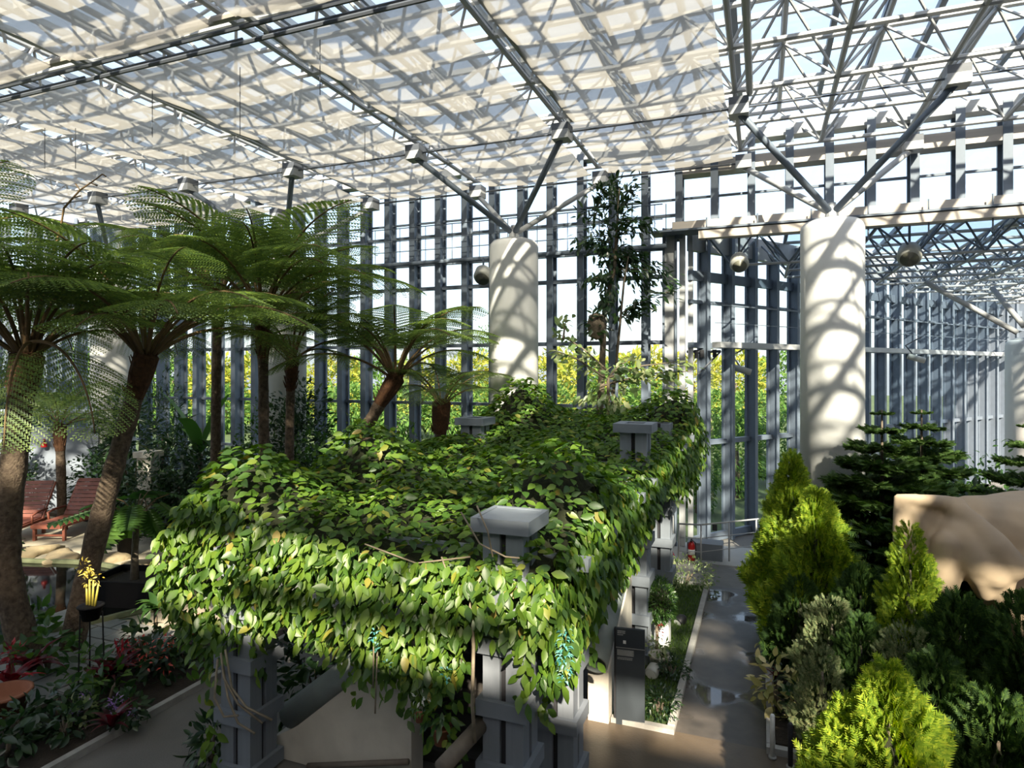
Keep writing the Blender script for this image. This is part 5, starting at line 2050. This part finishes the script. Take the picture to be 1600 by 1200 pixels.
mb = MB()
chain(mb, [(1700, 880, 1.0, 125), (1610, 850, 0.7, 90), (1560, 838, 0.5, 68), (1515, 815, 0.3, 42)], 8)     # back and shoulder
chain(mb, [(1497, 800, 0.0, 17), (1520, 825, -0.1, 22), (1550, 855, -0.25, 26), (1583, 888, -0.35, 22)], 9)  # ridge down to the muzzle
chain(mb, [(1495, 840, 0.0, 34), (1525, 875, -0.15, 34), (1555, 895, -0.25, 26)], 8)                      # cheek
chain(mb, [(1478, 850, -0.15, 20), (1470, 880, -0.1, 20), (1475, 910, 0.0, 24)], 8)                       # lower lip fold
rz_ = Matrix.Rotation(YAW, 3, 'Z')
lump(mb, sp3(1450, 838, 0.12), (0.50, 0.09, 0.52), rz_)                                                   # broad ear flap
chain(mb, [(1399, 775, 0.05, 4), (1425, 780, 0.05, 9), (1460, 783, 0.05, 11), (1500, 792, 0.1, 16)], 9)      # rolled upper ear edge
chain(mb, [(1399, 775, 0.05, 4), (1401, 820, 0.08, 7), (1404, 870, 0.1, 9)], 9)
chain(mb, [(1400, 778, 0.06, 5), (1425, 800, 0.1, 11), (1440, 830, 0.12, 12)], 8)
chain(mb, [(1412, 790, 0.08, 8), (1412, 850, 0.1, 11)], 8)
chain(mb, [(1640, 900, 0.9, 90), (1640, 1050, 0.9, 60), (1640, 1250, 0.9, 50)])
chain(mb, [(1560, 870, 0.3, 50), (1600, 930, 0.5, 60), (1640, 980, 0.7, 70)], 8)
chain(mb, [(1530, 895, -0.2, 22), (1540, 932, -0.1, 12)], 6)
chain(mb, [(1560, 900, -0.2, 24), (1566, 945, -0.1, 12)], 6)
sk = mb.build('body', tan_m, sc_, True)
md = sk.modifiers.new('skin', 'REMESH')
md.mode = 'VOXEL'
md.voxel_size = 0.035
md.use_smooth_shade = True
md = sk.modifiers.new('smooth', 'SMOOTH')
md.iterations = 7
md.factor = 0.6

# ================================================================== SLENDER TREE before the back wall
tb0 = Vector((at(938, 640, 17.2).x, at(938, 640, 17.2).y, 0.1))
tr_ = thing('slender_tree', 'slender tree with tiered dark foliage standing between pergola and glass', 'tree', tb0)
top = at(968, 295, 17.2) - tb0
midp = at(945, 480, 17.2) - tb0
MB().tube([(0, 0, 0), tuple(midp * 0.5 + Vector((-0.1, 0, 0))), tuple(midp), tuple(at(960, 420, 17.2) - tb0), tuple(top)], [0.13, 0.11, 0.07, 0.05, 0.02], 9).build('trunk', bark_m, tr_, True)
MB().tube([tuple(midp * 0.3 + Vector((0.1, 0, 0))), tuple(at(975, 440, 17) - tb0), tuple(at(982, 400, 17) - tb0)], [0.05, 0.03, 0.015], 6).build('trunk', bark_m, tr_, True)
TW = [((955, 430), (915, 340)), ((960, 400), (935, 300)), ((965, 380), (975, 330)), ((968, 350), (1010, 350)), ((960, 400), (1000, 400)), ((962, 420), (1045, 430)),
      ((960, 430), (920, 440)), ((955, 450), (950, 480)), ((970, 490), (1048, 455)), ((968, 500), (1000, 480)), ((966, 330), (960, 280)), ((966, 330), (990, 290)), ((955, 380), (905, 380)), ((962, 400), (1020, 415)), ((930, 340), (945, 290)),
      ((965, 420), (1010, 440)), ((965, 405), (985, 395)), ((960, 430), (965, 410)), ((955, 400), (940, 385))]
Vs, Fs, off = [], [], 0
for i, (a, c) in enumerate(TW):
    pa, pc = at(a[0], a[1], 17.2) - tb0, at(c[0], c[1], 17.2 + RND.uniform(-0.7, 0.7)) - tb0
    MB().tube([tuple(pa), tuple(pa.lerp(pc, 0.5) + Vector((0, 0, 0.08))), tuple(pc)], [0.02, 0.014, 0.006], 5).build('branch', bark_m, tr_, True)
    n_ = 85
    t = NP.uniform(0.15, 1.05, n_)
    pos = np.array(pa)[None] + (np.array(pc) - np.array(pa))[None] * t[:, None] + NP.normal(0, 0.12, (n_, 3))
    d = NP.normal(size=(n_, 3)) * 0.7 + norm(np.array(pc - pa)) + np.array([0, 0, -0.5])
    V, F = scatter(T_LEAFN, pos, frames(d, norm(NP.normal(0, 0.5, (n_, 3)) + np.array([0, -.3, 1]))), NP.uniform(0.16, 0.3, n_))
    Vs.append(V)
    Fs.append(F + off)
    off += len(V)
o = link('foliage', np_mesh('foliage', np.concatenate(Vs), np.concatenate(Fs), L_dark), tr_)
o['kind'] = 'stuff'
# staghorn on the trunk
q = at(932, 505, 16.9)
sgf = thing('staghorn_fern', 'dark round staghorn fern clump mounted on the slender tree trunk', 'fern', q)
MB().lathe([(0.0, -0.45), (0.2, -0.35), (0.26, -0.05), (0.2, 0.2), (0.0, 0.3)], 14).build('shield', bark_m, sgf, True)
V, F = leaf_cloud(60, (0.25, 0.25, 0.4), T_LEAFN, 0.15, 0.3, L_dark, 141, 0.6)
link('fronds', np_mesh('fronds', V, F, L_dark), sgf)['kind'] = 'stuff'
# yellow-green low tree with long horizontal boughs
yb = Vector((at(955, 640, 16.2).x, at(955, 640, 16.2).y, 0.1))
yt = thing('yellow_green_tree', 'small tree with yellow green boughs reaching right over the vine', 'tree', yb)
MB().tube([(0, 0, 0), tuple(at(950, 590, 16.2) - yb)], [0.08, 0.04], 8).build('trunk', bark_m, yt, True)
Vs, Fs, off = [], [], 0
for (a, c, n_) in (((950, 600), (1080, 580), 70), ((950, 590), (1060, 565), 60), ((950, 580), (870, 520), 60), ((945, 590), (860, 545), 40), ((950, 600), (910, 630), 45), ((955, 610), (960, 640), 50), ((950, 590), (990, 560), 40), ((880, 530), (885, 500), 22)):
    pa, pc = at(a[0], a[1], 16.2) - yb, at(c[0], c[1], 16.2 + RND.uniform(-0.5, 0.5)) - yb
    MB().tube([tuple(pa), tuple(pa.lerp(pc, 0.5) + Vector((0, 0, 0.1))), tuple(pc)], [0.03, 0.02, 0.008], 5).build('branch', bark_m, yt, True)
    t = NP.uniform(0.1, 1.0, n_)
    pos = np.array(pa)[None] + (np.array(pc) - np.array(pa))[None] * t[:, None] + NP.normal(0, 0.13, (n_, 3))
    d = NP.normal(size=(n_, 3)) * 0.6 + norm(np.array(pc - pa)) + np.array([0, 0, -0.5])
    V, F = scatter(T_LEAF, pos, frames(d, norm(NP.normal(0, 0.5, (n_, 3)) + np.array([0, -.3, 1]))), NP.uniform(0.16, 0.3, n_))
    Vs.append(V)
    Fs.append(F + off)
    off += len(V)
o = link('foliage', np_mesh('foliage', np.concatenate(Vs), np.concatenate(Fs), L_pale), yt)
o['kind'] = 'stuff'

# ================================================================== OUTSIDE
def outside_tree(label, p, r, h, m, seed, name='garden_tree', n=1900):
    t = thing(name, label, 'tree', p, 0, 'trees outside the glass wall')
    V, F = leaf_cloud(n, (r, r * 0.8, h * 0.48), T_SMALL, r * 0.14, r * 0.26, m, seed, 0.6)
    V = V + np.array([0, 0, h * 0.52])
    o = link('crown', np_mesh('crown', V, F, m), t)
    o['kind'] = 'stuff'
    MB().tube([(0, 0, -0.3), (0, 0, h * 0.6)], [0.25, 0.1], 8).build('trunk', bark_m, t, True)
    return t


for i, (px, top, d, rpx, m, lab) in enumerate((
        (1000, 545, 36, 60, L_autumn, 'sunlit yellow tree outside the glass right of the slender tree'),
        (905, 552, 34, 55, L_autumn, 'sunlit yellow tree outside the glass behind the slender tree'),
        (955, 560, 30, 45, L_outdoor, 'green tree outside the glass below the slender tree'),
        (860, 548, 38, 45, L_autumn, 'yellow green tree outside just right of the strutted column'),
        (765, 505, 46, 22, L_outdoor, 'tall conical green tree outside left of the strutted column'),
        (725, 552, 36, 50, L_autumn, 'yellow tree outside left of the strutted column'),
        (660, 556, 36, 50, L_autumn, 'golden tree outside behind the red trunk fern'),
        (590, 556, 38, 55, L_outdoor, 'green tree outside behind the fern fronds'),
        (520, 560, 36, 50, L_autumn, 'golden tree outside right of the third column'),
        (400, 555, 40, 60, L_autumn, 'golden tree outside behind the slim fern trunk'),
        (330, 560, 40, 50, L_autumn, 'golden tree outside behind the banana plant'),
        (270, 556, 42, 60, L_outdoor, 'green tree outside right of the far left column'),
        (130, 550, 44, 70, L_outdoor, 'green tree outside at far left'),
        (30, 545, 46, 70, L_outdoor, 'green tree outside at the left edge'),
        (1085, 545, 34, 40, L_autumn, 'yellow tree outside seen between the annex fins'),
        (1150, 550, 36, 50, L_autumn, 'yellow green tree outside behind the annex fins'),
        (1215, 550, 40, 50, L_outdoor, 'green tree outside left of the wide column'),
        (700, 600, 29, 45, L_outdoor, 'low green hedge bush outside below the golden trees'),
        (620, 600, 29, 45, L_outdoor, 'low green hedge bush outside behind the red fern trunk'),
        (850, 600, 28, 45, L_outdoor, 'low green hedge bush outside right of the strutted column'),
        (1020, 600, 28, 45, L_outdoor, 'low green hedge bush outside at the corner posts'),
        (1110, 610, 27, 40, L_outdoor, 'low green bush outside the annex fins'),
        (1170, 610, 30, 40, L_outdoor, 'low green bush outside by the wide column'),
        (540, 600, 30, 45, L_outdoor, 'low green hedge bush outside behind the slim trunks'),
        (780, 600, 30, 45, L_outdoor, 'low green hedge bush outside behind the strutted column'),
        (440, 600, 31, 45, L_outdoor, 'low green hedge bush outside behind the third column'),
        (350, 605, 32, 45, L_outdoor, 'low green hedge bush outside by the banana plant'),
        (250, 605, 33, 45, L_outdoor, 'low green hedge bush outside by the far left column'),
        (1095, 640, 24, 40, L_outdoor, 'near green bush outside the first annex fins'),
        (1150, 650, 27, 45, L_outdoor, 'near green bush outside the middle annex fins'),
        (1210, 655, 30, 45, L_outdoor, 'near green bush outside the annex fins beside the wide column'))):
    d *= 1.7 if i < 28 else 1.0
    p = at(px, top, d)
    outside_tree(lab, (p.x, p.y, -0.3), rpx / 1000 * d, p.z + 0.3, m, 200 + i, 'garden_tree' if top < 590 else 'hedge_bush')
